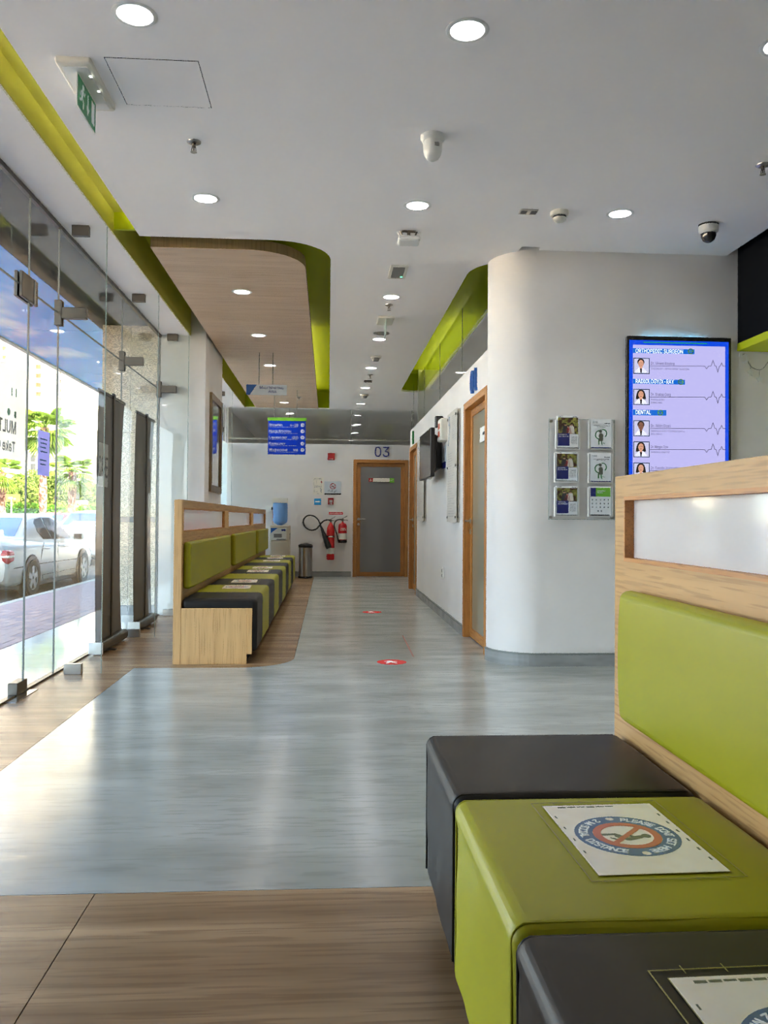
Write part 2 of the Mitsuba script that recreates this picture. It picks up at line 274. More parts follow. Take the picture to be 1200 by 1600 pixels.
# skirting with a dark cap
def skirting(name, pts, label):
    ln = LineString(pts); m = prism(ln.buffer(.008, cap_style=2).union(ln.buffer(.008, cap_style=2)), 0, .088); struct(name, m, 'skirting_grey', label)
    put(name, 'cap', prism(ln.buffer(.011, cap_style=2), .088, .1), 'silicone', label='dark cap strip')
skirting('baseboard_right', [(XR-.008, 7.93), (XR-.008, 12.13)], 'grey vinyl skirting along the corridor wall')
skirting('baseboard_column', [(4.9, 6.262), (1.62, 6.262)] + arc(1.62, 6.62, .358, 270, 184)[1:], 'grey vinyl skirting around the rounded corner')
skirting('baseboard_far', [(-1.4, YF-.008), (.44, YF-.008)], 'grey vinyl skirting under the extinguishers')

# clerestory glass above the walls
n_win = 0
def window(label):
    global n_win; n_win += 1; return struct(f'window_{n_win}', None, None, label)
def sheet(parent, corners, m='glass', name='pane', label=None):
    return put(parent, name, trimesh.Trimesh(np.array(corners, float), [[0, 1, 2], [0, 2, 3]], process=False), m, label=label)
ys = [6.66, 8.4, 10.1, 11.75, 13.27]
for i in range(4):
    w = window(f'clear glass strip pane above the corridor wall, number {i+1} from the rounded corner')
    sheet(w, [(XR+.05, ys[i]+.004, WT), (XR+.05, ys[i+1]-.004, WT), (XR+.05, ys[i+1]-.004, 3.27), (XR+.05, ys[i]+.004, 3.27)], 'glass_grey')
    put(w, 'joint', bx(XR+.047, XR+.053, ys[i+1]-.003, ys[i+1]+.003, WT, 3.27), 'slot_joint')
xs = [-1.92, -.75, .42, 1.59, 2.76]
for i in range(4):
    w = window(f'clear glass strip pane above the far wall, number {i+1} from the glass front')
    sheet(w, [(xs[i]+.004, YF+.05, WT), (xs[i+1]-.004, YF+.05, WT), (xs[i+1]-.004, YF+.05, 3.185), (xs[i]+.004, YF+.05, 3.185)])
    put(w, 'joint', bx(xs[i+1]-.004, xs[i+1]+.004, YF+.045, YF+.055, WT, ZC), 'silicone')
    put(w, 'rail', bx(xs[i], xs[i+1], YF+.10, YF+.12, WT+.08, WT+.11), 'steel', label='slim metal rail')

# ---------------------------------------------------------------- the glass front
fy = [-5, -3.2, -1.4, .4, 2.2, 4.0, 5.455, 6.04, 7.86, 9.61]
struct('wall_left_added', bx(XG-.1, XG+.05, -5, 1.0, 0, 3.5), 'white_paint', 'added unseen white wall behind the viewer that holds back daylight')  # solid wall added out of view in place of glass, to cut daylight
fy[3] = 1.0
for i in range(3, 9):
    y0, y1 = fy[i], fy[i+1]; names = {5: 'glass door bay of the shop front', 6: 'narrow glass side light next to the door', 7: 'tall glass pane before the nearer roll up banner', 8: 'tall glass pane next to the stone pillar'}
    w = window(names.get(i, f'tall glass pane of the front, bay {i+1} from the rear wall'))
    sheet(w, [(XG, y0+.004, .012), (XG, y1-.004, .012), (XG, y1-.004, 2.558), (XG, y0+.004, 2.558)])
    sheet(w, [(XG, y0+.004, 2.566), (XG, y1-.004, 2.566), (XG, y1-.004, ZC), (XG, y0+.004, ZC)], name='upper_pane')
    put(w, 'joint', cat([bx(XG-.006, XG+.006, y1-.003, y1+.003, 0.01, ZC), bx(XG-.006, XG+.006, y0, y1, 2.558, 2.566)]), 'silicone')
    put(w, 'channel', cat([bx(XG-.02, XG+.02, y0, y1, -.002, .014), bx(XG-.015, XG+.015, y0, y1, ZC-.03, ZC)]), 'dark_steel', label='metal channel at floor and ceiling')
fy2 = [11.09, 12.3, 13.85, YF]
for i in range(3):
    y0, y1 = fy2[i], fy2[i+1]
    w = window(f'glass pane behind the long bench, number {i+1} from the pillar')
    sheet(w, [(XG, y0+.004, .012), (XG, y1-.004, .012), (XG, y1-.004, ZC), (XG, y0+.004, ZC)])
    put(w, 'joint', bx(XG-.006, XG+.006, y1-.004, y1+.004, .01, ZC), 'silicone')
    put(w, 'blind', bx(XG+.02, XG+.024, y0+.05, y1-.05, .02, 2.5), 'frosted_film', label='pale translucent blind')
# glass fins that stiffen the front
for i, (y, zt) in enumerate(((6.04, ZC), (7.86, ZC), (9.55, ZC), (13.85, ZC))):
    nm = ('first, nearest the door', 'second, between the two banners', 'third, against the white pillar', 'last, behind the long bench')[i]
    k = thing('glass_fin', f'clear glass fin standing square to the glass front, {nm}', 'glass fin', 'glass fins')
    x1 = -1.595
    sheet(k, [(XG+.01, y, .004), (x1-.004, y, .004), (x1-.004, y, zt), (XG+.01, y, zt)], name='pane')
    put(k, 'edge', cat([bx(x1-.004, x1, y-.006, y+.006, .004, zt)]), 'glass_edge', label='polished edge')
    put(k, 'clamp', bx(-1.84, -1.72, y-.022, y+.022, ZC-.075, ZC, .003), 'dark_steel', label='ceiling clamp')
    if i < 3: put(k, 'clamp', bx(-1.85, -1.73, y-.022, y+.022, 0, .075, .003), 'steel', label='floor clamp')
    put(k, 'patch_fitting', cat([bx(XG+.008, -1.73, y-.025, y+.025, 2.52, 2.60, .003), bx(XG-.02, XG+.03, y-.03, y-.012, 2.47, 2.65, .002), bx(XG-.02, XG+.03, y+.012, y+.03, 2.47, 2.65, .002)]), 'dark_steel', label='brushed patch fitting')
k = thing('door_patch_fitting', 'brushed steel patch fitting at the top corner of the glass door', 'patch fitting')
put(k, 'plate', bx(XG+.006, XG+.026, 5.27, 5.55, 2.48, 2.64, .003), 'dark_steel'); put(k, 'plate', bx(XG-.026, XG-.006, 5.27, 5.55, 2.48, 2.64, .003), 'dark_steel')
put(k, 'pivot', bx(XG+.026, XG+.034, 5.47, 5.49, 2.48, 2.64, .002), 'chrome')
k = thing('door_floor_hinge', 'brushed steel floor hinge under the glass door', 'floor hinge')
put(k, 'shoe', bx(XG-.03, XG+.03, 5.28, 5.45, .006, .085, .003), 'dark_steel'); put(k, 'cover_plate', bx(XG-.08, XG+.08, 5.12, 5.5, 0, .005, .001), 'chrome')

# ---------------------------------------------------------------- doors
def door_set(name, M, W, Hh, label, glassm, hinge_left, glass_margin=.1, woodx='door_wood_x'):
    """built in the plane M: x along the wall from 0 to W, y up, z towards the viewer"""
    struct(name, None, None, label)
    fw = .065
    for x0 in (0, W-fw): put(name, 'jamb', tf(bx(x0, x0+fw, 0, Hh, -.12, .014, .003), M), 'door_wood_z', label='wooden jamb')
    put(name, 'head', tf(bx(0, W, Hh-fw, Hh, -.12, .014, .003), M), woodx, label='wooden head piece')
    a, b, d = fw+.004, W-fw-.004, -.045
    mg = glass_margin
    leaf = cat([bx(a, a+mg*.7, .008, Hh-fw-.004, d-.04, d, .002), bx(b-mg*.7, b, .008, Hh-fw-.004, d-.04, d, .002)])
    put(name, 'stile', tf(leaf, M), 'door_wood_z', label='door leaf stiles')
    put(name, 'rail', tf(cat([bx(a+mg*.7, b-mg*.7, .008, .09, d-.04, d, .002), bx(a+mg*.7, b-mg*.7, Hh-fw-.004-mg*.65, Hh-fw-.004, d-.04, d, .002)]), M), woodx, label='door leaf rails')
    put(name, 'pane', tf(bx(a+mg*.7-.004, b-mg*.7+.004, .086, Hh-fw-mg*.65, d-.028, d-.012), M), glassm, label='frosted glass panel')
    hx = a+.035 if hinge_left else b-.035; s = 1 if hinge_left else -1
    hm = cat([cyl((hx, 1.10, d), (hx, 1.10, d+.012), .026), cyl((hx, 1.10, d), (hx, 1.10, d+.055), .009), tube([(hx, 1.10, d+.05), (hx+s*.03, 1.10, d+.055), (hx+s*.125, 1.10, d+.055)], .0095)])
    put(name, 'handle', tf(hm, M), 'chrome', smooth=40, label='chrome lever handle')
    put(name, 'lock', tf(cyl((hx, 1.0, d), (hx, 1.0, d+.01), .024), M), 'chrome', smooth=40, label='lock escutcheon')
door_set('door_3', XZ(.472, YF-.001, 0), 1.05, 2.235, 'closed door with a grey glass panel at the end of the corridor', 'frost_grey', True)
door_set('door_1', RW(XR+.001, 7.905, 0), 1.15, 2.22, 'nearer wooden door with a frosted glass panel in the right wall', 'frost_olive', True, .1, 'door_wood_y')
door_set('door_2', RW(XR+.001, 13.255, 0), 1.09, 2.24, 'farther wooden door at the end of the right wall', 'frost_olive', True, .1, 'door_wood_y')

# ---------------------------------------------------------------- benches
def seat_block(x_back, x_front, y0, y1, detail, seed):
    """upholstered L: seat cushion and front apron, rounded where they meet"""
    s = 1 if x_front > x_back else -1
    xa, xb = sorted((x_back, x_front)); r = .03 if detail else .035
    seg = 24 if detail else 12
    q = .012                       # corners softer in plan
    top = rbox(xa, xb, y0+.002, y1-.002, .40, .50, r, seg)
    ax0, ax1 = sorted((x_front, x_front-s*.075))
    m = top + rbox(ax0, ax1, y0+.002, y1-.002, .09, .50, r, seg)
    if detail:
        t = trimesh.Trimesh(*[np.array(a) for a in (m.refine_to_length(.022).to_mesh().vert_properties[:, :3], m.refine_to_length(.022).to_mesh().tri_verts)], process=True)
        v = t.vertices.copy(); w = v - [0, 0, 0]
        u, vv = (v[:, 0]-xa)/(xb-xa), (v[:, 1]-y0)/(y1-y0)
        dome = np.clip(16*u*(1-u)*vv*(1-vv), 0, 1)**.5
        v[:, 2] += np.where(v[:, 2] > .44, .004*(dome-1) + .003*(meshkit.fbm(w*[9, 9, 2]+seed, 2)-.5), 0)
        fr = np.abs(v[:, 0]-x_front) < .05
        v[:, 0] += np.where(fr & (v[:, 2] < .46), -s*.004+s*.012*(meshkit.fbm(w*[3, 9, 6]+seed, 2)-.5), 0)
        return trimesh.Trimesh(v, t.faces, process=False)
    return tri(m)
def bench(name, label, xb, s, y0, y1, windows, cushions, blocks, detail, near_end):
    """xb: front face of the back panel, s: the side the seat is on"""
    k = thing(name, label, 'bench')
    X = lambda d: xb+s*d; PW = .012 if detail else .05
    def B(d0, d1, a, b, z0, z1, bev=.002): return bx(X(d0), X(d1), a, b, z0, z1, bev)
    ya, yb = min(y0, y1), max(y0, y1)
    put(k, 'back_panel', B(-.05, 0, ya+PW, yb-PW, 0, 1.0, .0), 'oak_y', label='oak back panel')
    put(k, 'top_rail', B(-.05, 0, ya+PW, yb-PW, 1.188, 1.25, .0), 'oak_y', label='oak top rail')
    pw = .012 if detail else .05
    for e in (ya, yb-pw): put(k, 'end_post', B(-.055, .0 if detail else .003, e, e+pw, 0, 1.25, .001), 'oak_y' if detail else 'oak_z', label='oak end post')
    edges = [ya+PW] + [q for w in windows for q in w] + [yb-PW]
    for a, b in zip(edges[::2], edges[1::2]):
        if b-a > .01: put(k, 'mullion', B(-.05, 0, a, b, 1.0, 1.188, .0), 'oak_y' if detail else 'oak_z', label='oak upright between the panes')
    for a, b in windows:
        put(k, 'pane', B(-.034, -.026, a, b, 1.002, 1.186, 0), 'white_panel' if detail else 'white_panel_lit', label='glossy white insert')
        put(k, 'pane_liner', cat([B(-.026, .0015, a, b, 1.0, 1.011, 0), B(-.026, .0015, a, b, 1.177, 1.188, 0), B(-.026, .0015, a, a+.008, 1.011, 1.177, 0), B(-.026, .0015, b-.008, b, 1.011, 1.177, 0)]), 'door_wood_y', label='reddish liner of the opening')
    for a, b in cushions:
        m = rbox(min(X(.001), X(.06)), max(X(.001), X(.06)), a, b, .562, .925, .024, 20)
        if detail:
            q = m.refine_to_length(.04).to_mesh(); t = trimesh.Trimesh(q.vert_properties[:, :3], q.tri_verts); v = t.vertices.copy()
            u, w = np.clip((v[:, 1]-a)/(b-a), 0, 1), np.clip((v[:, 2]-.562)/.363, 0, 1)
            v[:, 0] += s*np.where((v[:, 0]-X(.03))*s > 0, .010*(np.clip(4*w*(1-w), 0, 1)**.6-1), 0); m2 = trimesh.Trimesh(v, t.faces, process=False)
        else: m2 = tri(m)
        put(k, 'back_cushion', m2, 'green_leather', smooth=50, label='green vinyl back cushion')
    for i, (a, b) in enumerate(blocks):
        g = i % 2 == 1
        put(k, 'seat_block', seat_block(X(.004), X(.577), a, b, detail, i*7.3), 'green_leather' if g else 'dark_leather', smooth=50, label=('lime green' if g else 'charcoal')+' vinyl seat block')
        if detail:
            for yy in (a+.021, b-.021):
                pts = [(X(d), yy, .4935) for d in (.03, .15, .3, .45, .53)] + [(X(.547+.0265*math.sin(q)), yy, .468+.0265*math.cos(q)) for q in (.3, .7, 1.1, 1.45)] + [(X(.5725), yy, zz) for zz in (.4, .3, .2, .12)]
                put(k, 'piping', tube(np.array(pts), .0028, 6), 'green_leather' if g else 'dark_leather', smooth=True, label='sewn edge seam')
    lo, hi = min(q for b in blocks for q in b), max(q for b in blocks for q in b)
    for e in ((ya+.001, ya+.02), (yb-.02, yb-.001)):
        if e[0] > hi: e = (hi-.02, hi-.001)
        put(k, 'end_panel', cat([B(.004, .50, e[0], e[1], 0, .425), B(.5, .54, e[0], e[1], .075, .425)]), 'oak_z', label='oak side panel')
    put(k, 'plinth', B(.01, .49, lo+.03, hi-.03, .0, .40), 'dark_gap', label='dark recessed plinth')
    return k
NB = [(1.862, 2.405), (1.262, 1.861), (.662, 1.261), (.062, .661), (-.538, .061), (-1.138, -.539)]
bench('near_bench', 'long oak backed bench with big charcoal and green seat blocks in the right foreground', .862, -1, 2.455, -1.2, [(-.95, .55), (.75, 2.376)][::1], [(-1.05, .50), (.54, 2.28)], NB, True, 2.455)
LB = [6.42, 6.98] + [6.98+.755*i for i in range(1, 10)]
bench('long_bench', 'long oak backed bench with charcoal and green seat blocks beside the glass front', -1.112, 1, 6.41, 14.9, [(6.50, 9.05), (9.40, 12.15), (12.46, 14.82)], [(6.50, 9.15), (9.62, 12.3), (12.75, 14.8)],
      [(LB[i], LB[i+1]) for i in range(10)], False, 6.41)

# laminated notices on the seats
def char_ring(s, a0, a1, r, h, outward):
    out = []
    for ch, a in zip(s, np.linspace(a0, a1, len(s))):
        if ch == ' ': continue
        c, q = math.cos(math.radians(a)), math.sin(math.radians(a))
        up = np.array([c, q, 0]) if outward else -np.array([c, q, 0]); ex = np.cross(up, [0, 0, 1])
        o = np.array([c*r, q*r, 0]) - up*h/2
        out.append(text(ch, h, basis(o, ex, up), .0006, True, 'c', None, .95))
    return cat(out)
def thickline(pts, w): return LineString(pts).buffer(w/2, quad_segs=6)
_disc = lambda r, x=0, y=0: Point(x, y).buffer(r, quad_segs=16)
z = .0012
person = unary_union([_disc(.0095, .036, -.006), thickline([(.022, -.010), (-.004, -.020), (-.020, -.004)], .013), thickline([(-.004, -.018), (-.022, .006), (-.048, .006)], .008), thickline([(.016, -.012), (-.002, .002)], .006), thickline([(-.036, -.012), (-.022, -.024)], .005)])
NOTICE = [('laminate', prism(unary_union([R(-.140, -.196, .140, .196).difference(R(-.138, -.194, .138, .194)), R(-.1205, -.1755, .1205, .1755).difference(R(-.119, -.174, .119, .174))]+[R(q-.0007, e-.02 if e > 0 else e, q+.0007, e if e > 0 else e+.02) for q in (-.09, -.03, .05, .1) for e in (.205, -.205)]), 0, .0005), 'laminate_film', 'clear laminate border'),
    ('sheet', prism(R(-.119, -.174, .119, .174), 0, .0011), 'paper', None),
    ('blue_ring', prism(_disc(.101).difference(_disc(.066)).difference(_disc(.0085, -.003, .088)).difference(_disc(.0085, .003, -.088)), z, z+.0004), 'ring_blue', 'printed blue ring'),
    ('red_ring', prism(unary_union([_disc(.0655).difference(_disc(.050)), thickline([(.036, .036), (-.037, -.037)], .011)]), z+.0001, z+.0008), 'ring_red', 'printed red ring with a bar'),
    ('figure', prism(person, z, z+.0005), 'icon_grey', 'printed sitting figure'),
    ('lettering', char_ring('PLEASE DONT SIT HERE', 74, -76, .083, .0165, True), 'white_print', 'white lettering around the ring'), ('lettering', char_ring('2 M SOCIAL DISTANCE', 114, 247, .084, .0165, False), 'white_print', 'white lettering around the ring'),
    ('smudges', cat([prism(R(-.09+i*.021, .158+(i % 3)*.001, -.072+i*.021, .165), z, z+.0002) for i in range(6)] + [prism(R(.108, .1-.045*i, .112, .112-.045*i), z, z+.0002) for i in range(6)] + [prism(R(-.112, .1-.06*i, -.109, .112-.06*i), z, z+.0002) for i in range(4)]), 'icon_grey', 'dark tape marks')]
for _n in range(len(NOTICE)):
    a = NOTICE[_n]; tfz = a[1].copy()
    if a[0] == 'lettering': tfz.apply_translation([0, 0, z+.0004])
    NOTICE[_n] = (a[0], mikit.ply(tfz, a[2]), a[2], a[3])
def notice(x, y, zz, rot, label, group=None, parts=8):
    k = thing('seat_notice', label, 'notice', group)
    for nm, d, m, l in NOTICE[:parts]:
        put(k, nm, d, m, label=l, kind='stuff' if nm == 'smudges' else None, to_world=T().translate([x, y, zz]).rotate([0, 0, 1], rot))
notice(.590, 1.606, .5012, 1.5, 'white laminated keep distance notice with a blue ring on the near green seat block')
notice(.588, .935, .5012, 1.5, 'white laminated keep distance notice on the near charcoal block, cut by the photo edge')
for i, (y, l) in enumerate(((7.45, 'first green block'), (8.12, 'second charcoal block'), (9.65, 'third charcoal block'), (10.30, 'third green block'), (11.95, 'fourth green block'), (12.75, 'fifth charcoal block'), (13.45, 'last green block'))):
    notice(-.80, y, .501, 182, f'laminated notice lying on the {l} of the long bench', 'notices on the long bench', 7)

# ---------------------------------------------------------------- ceiling fittings
def downlight(x, y, label, group, zc=ZC, L=None, r=.07):
    k = thing('downlight', label, 'ceiling light', group)
    put(k, 'trim', lathe([(r, 0), (r+.004, -.004), (r+.018, -.004), (r+.024, .001), (r+.02, .003), (r, .003)], (x, y, zc), (0, 0, 1), 32), 'white_plastic', smooth=40, label='white trim ring')
    m = lathe([(0, -.0015), (r, -.0015), (r, .0005), (0, .0005)], (x, y, zc), (0, 0, 1), 28)
    put(k, 'lens', m, 'white_plastic', label='glowing lens', emitter=emit(L or [LAMP*c for c in (.98, .98, 1.03)]))
    scene[f'spot_{k}'] = dict(type='spot', intensity=rgb([SPOT*c*(sum(L)/3/LAMP if L else 1)*(1.25 if y > 7 else .9) for c in (1.0, .94, .84)]), cutoff_angle=50, beam_width=20, to_world=T().look_at(origin=[x, y, zc-.008], target=[x, y, 0], up=[0, 1, 0]))
g1 = 'downlights in the white ceiling'
YD = [3.46, 5.445, 7.73, 9.576, 11.43, 13.19, 15.05]
nth = ['nearest in view', 'second from the front', 'third from the front', 'fourth from the front', 'fifth from the front', 'sixth from the front', 'last before the far glass']
for y, n in zip(YD, nth): downlight(.57, y, f'round downlight, middle row of the white ceiling, {n}', g1)
for y, n in zip((3.46, 5.442), ('nearest in view beside the exit sign', 'just before the wood ceiling')): downlight(-.815, y, f'round downlight, left row of the white ceiling, {n}', g1)
for y, n in zip((3.46, 5.471), ('cut by the right photo edge', 'before the dark dome camera')): downlight(1.95, y, f'round downlight, right row of the white ceiling, {n}', g1)
for y, n in zip((7.685, 9.514, 11.388, 13.2, 15.05), ('nearest', 'second', 'third', 'fourth', 'last')): downlight(-.81, y, f'round downlight in the wood ceiling, {n} of the row', 'downlights in the wood ceiling', L=[LAMP*c for c in (1.0, .93, .82)])
for x, y, n in ((.62, 18.4, 'nearest'), (.63, 20.2, 'second'), (.625, 22.0, 'third'), (-.776, 16.6, 'left'), (1.93, 16.8, 'right')): downlight(x, y, f'round downlight in the room beyond the far glass, {n} one', 'downlights beyond the far glass', L=[.8*LAMP]*3)
downlight(1.853, 11.64, 'round downlight in the room behind the right clerestory glass', None, L=[.5*LAMP]*3)
downlight(3.4, 8.2, 'round downlight in the closed room behind the rounded wall', None, L=[.3*LAMP]*3)

k = thing('exit_sign', 'hanging green running man exit sign on a white ceiling plate near the glass front', 'exit sign')
put(k, 'plate', tri(rbox(-1.25, -1.09, 3.80, 4.256, ZC-.028, ZC+.012, .012, 12)), 'off_white', smooth=40, label='white ceiling plate')
put(k, 'cover', bx(-1.228, -1.112, 3.83, 4.225, ZC-.033, ZC-.026, .002), 'white_plastic', label='light cover')
for q in (3.90, 4.035): put(k, 'led', bx(-1.122, -1.112, q, q+.012, ZC-.036, ZC-.032), 'white_print', label='small lit lamp', emitter=emit((3, 3.4, 3)))
XB = -1.165
put(k, 'blade', bx(XB-.006, XB, 3.865, 4.165, 3.0, 3.158, .001), 'white_plastic', label='white edged hanging blade')
put(k, 'green_field', bx(XB, XB+.0015, 3.872, 4.158, 3.008, 3.15), 'green_sign', label='green field')
M = LW(XB+.0015, 3.872, 3.008)
man = unary_union([_disc(.013, .075, .115), thickline([(.07, .1), (.06, .066)], .02), thickline([(.06, .066), (.085, .045), (.08, .02)], .012), thickline([(.06, .066), (.045, .045), (.025, .04)], .012), thickline([(.07, .095), (.095, .085), (.105, .1)], .009), thickline([(.066, .094), (.045, .085), (.035, .065)], .009)])
arrow = unary_union([thickline([(.155, .115), (.155, .05)], .012), Polygon([(.132, .06), (.178, .06), (.155, .02)])])
put(k, 'pictogram', cat([flat(man, M), flat(arrow, M), flat(R(.215, .02, .262, .125), M)]), 'white_print', label='white running man, arrow and door')
k = thing('exit_sign', 'small hanging exit sign seen edge on over the corridor', 'exit sign')
put(k, 'plate', bx(.49, .66, 8.45, 8.78, ZC-.025, ZC, .006), 'off_white'); put(k, 'blade', bx(.572, .578, 8.48, 8.76, 3.01, ZC-.02, .001), 'glass_edge', label='clear blade')
put(k, 'pictogram', bx(.5785, .5795, 8.5, 8.74, 3.02, 3.14), 'green_sign', label='green field')

k = thing('access_hatch', 'flush square access hatch in the white ceiling beside the exit sign', 'ceiling hatch')
put(k, 'panel', bx(-1.026, -.61, 3.797, 4.224, ZC-.0015, ZC), 'ceiling_paint'); put(k, 'gap', prism(R(-1.029, 3.794, -.607, 4.227).difference(R(-1.0265, 3.7965, -.6095, 4.2245)), ZC-.001, ZC), 'dark_gap', label='dark gap around the panel')

def sprinkler(x, y, label):
    k = thing('sprinkler', label, 'sprinkler', 'ceiling sprinklers')
    put(k, 'rosette', lathe([(0, .002), (.040, .002), (.038, -.006), (.026, -.012), (.014, -.012), (.012, -.004), (0, -.004)], (x, y, ZC), n=24), 'steel', smooth=40)
    put(k, 'head', cat([cyl((x, y, ZC-.03), (x, y, ZC), .009), cyl((x-.012, y, ZC-.052), (x-.009, y, ZC-.026), .0025, 6), cyl((x+.012, y, ZC-.052), (x+.009, y, ZC-.026), .0025, 6), cyl((x, y, ZC-.056), (x, y, ZC-.03), .004, 8)]), 'dark_steel', label='sprinkler head')
    put(k, 'deflector', cyl((x, y, ZC-.059), (x, y, ZC-.056), .018), 'steel')
for x, y, l in ((-.759, 4.62, 'behind the access hatch'), (2.50, 4.64, 'at the right photo edge'), (.57, 8.01, 'before the second exit sign'), (.585, 11.95, 'far along the corridor ceiling'), (-.52, 14.3, 'in the far part of the wood ceiling')):
    sprinkler(x, y, f'chrome fire sprinkler on the ceiling {l}')
k = thing('dome_camera', 'white bullet shaped dome camera on the ceiling in the middle of the photo', 'camera')
x, y = .545, 4.44
put(k, 'base', lathe([(0, 0), (.066, 0), (.066, -.02), (.056, -.034), (0, -.034)], (x, y, ZC)), 'white_plastic', smooth=30)
put(k, 'body', lathe([(0, -.03), (.052, -.03), (.052, -.075), (.046, -.105), (.034, -.125), (.016, -.136), (0, -.138)], (x, y, ZC)), 'white_plastic', smooth=60, label='white housing')
put(k, 'label_plate', bx(x+.005, x+.03, y-.053, y-.047, ZC-.075, ZC-.055, .001), 'grey_plastic', label='small grey label')
k = thing('dome_camera', 'white dome camera with a black dome on the ceiling above the screen', 'camera')
x, y = 2.635, 5.62
put(k, 'gasket', lathe([(0, 0), (.068, 0), (.068, -.012), (0, -.012)], (x, y, ZC)), 'black_plastic', label='black gasket')
put(k, 'base', lathe([(0, -.012), (.068, -.012), (.066, -.05), (.054, -.064), (0, -.064)], (x, y, ZC)), 'white_plastic', smooth=30)
put(k, 'dome', lathe([(0, -.055), (.052, -.06), (.05, -.085), (.04, -.108), (.022, -.122), (0, -.126)], (x, y, ZC)), 'tv_glass', smooth=60, label='black dome')
k = thing('smoke_detector', 'white round smoke detector on the ceiling before the rounded wall', 'smoke detector')
x, y = 1.534, 5.47
put(k, 'base', lathe([(0, 0), (.062, 0), (.062, -.026), (.056, -.032), (0, -.032)], (x, y, ZC)), 'off_white', smooth=30)
put(k, 'vents', lathe([(0, -.03), (.045, -.03), (.045, -.046), (0, -.046)], (x, y, ZC)), 'dark_print', label='dark vent ring')
put(k, 'cap', lathe([(0, -.044), (.046, -.044), (.044, -.056), (.03, -.068), (0, -.072)], (x, y, ZC)), 'off_white', smooth=50)
k = thing('ceiling_grille', 'small slotted metal plate on the ceiling left of the smoke detector', 'vent')
put(k, 'plate', bx(1.265, 1.385, 5.44, 5.53, ZC-.006, ZC, .001), 'steel')
for xx in (1.272, 1.34): put(k, 'socket', bx(xx, xx+.042, 5.46, 5.515, ZC-.0075, ZC-.005), 'dark_print', label='dark slot')
k = thing('wireless_router', 'white wireless access point with short antennas hanging under the ceiling', 'router')
x, y = .56, 5.93
put(k, 'bracket', cat([bx(x-.05, x+.05, y-.01, y+.01, ZC-.012, ZC, .002), cyl((x-.04, y, ZC-.05), (x-.06, y, ZC-.005), .006, 8), cyl((x+.04, y, ZC-.05), (x+.06, y, ZC-.005), .006, 8), cyl((x, y, ZC-.06), (x, y, ZC), .012, 10)]), 'dark_steel', label='dark bracket')
put(k, 'body', tri(rbox(x-.08, x+.08, y-.07, y+.07, ZC-.095, ZC-.05, .02, 14)), 'white_plastic', smooth=50)
put(k, 'antenna', cyl((x-.06, y-.02, ZC-.06), (x-.085, y-.02, ZC-.015), .006, 8), 'white_plastic'); put(k, 'antenna', cyl((x+.06, y-.02, ZC-.06), (x+.085, y-.02, ZC-.015), .006, 8), 'white_plastic')
k = thing('emergency_light', 'rectangular recessed emergency light with a green diode in the corridor ceiling', 'emergency light')
put(k, 'frame', bx(.49, .64, 6.74, 7.12, ZC-.008, ZC, .003), 'off_white'); put(k, 'cover', bx(.515, .615, 6.78, 7.08, ZC-.011, ZC-.007, .001), 'grey_plastic', label='grey cover')
put(k, 'diode', bx(.595, .61, 7.03, 7.05, ZC-.014, ZC-.01), 'green_sign', label='green diode', emitter=emit((.2, 3, 1)))
k = thing('ceiling_speaker', 'flat round grey ceiling speaker behind the second exit sign', 'speaker')
put(k, 'grille', lathe([(0, 0), (.09, 0), (.09, -.006), (.08, -.01), (0, -.011)], (.575, 9.26, ZC)), 'grey_plastic', smooth=40)
for x, y, l in ((.588, 10.6, 'between the fourth and fifth corridor downlights'), (.587, 13.9, 'before the last corridor downlight')):
    k = thing('smoke_detector', f'small white detector on the corridor ceiling {l}', 'smoke detector')
    put(k, 'base', lathe([(0, 0), (.07, 0), (.07, -.025), (0, -.025)], (x, y, ZC)), 'off_white', smooth=30); put(k, 'cap', lathe([(0, -.025), (.05, -.025), (.04, -.06), (0, -.065)], (x, y, ZC)), 'grey_plastic', smooth=40)
k = thing('ceiling_grille', 'small dark plate on the far corridor ceiling', 'vent'); put(k, 'plate', bx(.52, .64, 12.45, 12.6, ZC-.01, ZC, .002), 'dark_steel')

# ---------------------------------------------------------------- hanging signs
k = thing('hanging_sign', 'white hanging sign reading Male Waiting Area with a blue corner', 'sign')
y = 10.5; x0, x1, z0, z1 = -1.04, -.535, 2.655, 2.785
put(k, 'board', bx(x0, x1, y, y+.008, z0, z1, .001), 'sign_grey')
M = XZ(x0, y-.0002, z0)
put(k, 'blue_corner', flat(Polygon([(0, 0), (.045, 0), (.13, .13), (0, .13)]), M), 'blue_letter', label='blue slanted corner')
def smallcaps(words, h, x, yb, M, gap=.35, bold=True, width=None):
    out, cx = [], x
    for w in words.split(' '):
        a = text(w[0], h, M@np.array(basis((cx, yb, .0005), (1, 0, 0), (0, 1, 0))), .001, bold); wd = _TX[(w[0], bold)].extents[0]*h; out.append(a); cx += wd+.10*h
        if len(w) > 1:
            out.append(text(w[1:], h*.78, M@np.array(basis((cx, yb, .0005), (1, 0, 0), (0, 1, 0))), .001, bold)); cx += _TX[(w[1:], bold)].extents[0]*h*.78
        cx += gap*h
    m = cat(out)
    return m, cx-gap*h
m, e = smallcaps('MALE WAITING', .034, 0, .072, M); s = .325/e
m, _ = smallcaps('MALE WAITING', .034*s if s < 1 else .034, .165, .076, M)
m2, _ = smallcaps('AREA', .034*min(s, 1), .275, .03, M)
for q in (m, m2): put(k, 'lettering', q, 'navy_print', label='dark blue lettering')
for xx in (-.882, -.711): put(k, 'cable', cyl((xx, y+.004, z1-.002), (xx, y+.004, ZC), .004, 8), 'dark_steel', label='hanging rod')
k = thing('hanging_sign', 'blue hanging direction board with a green top listing rooms and white arrows', 'sign')
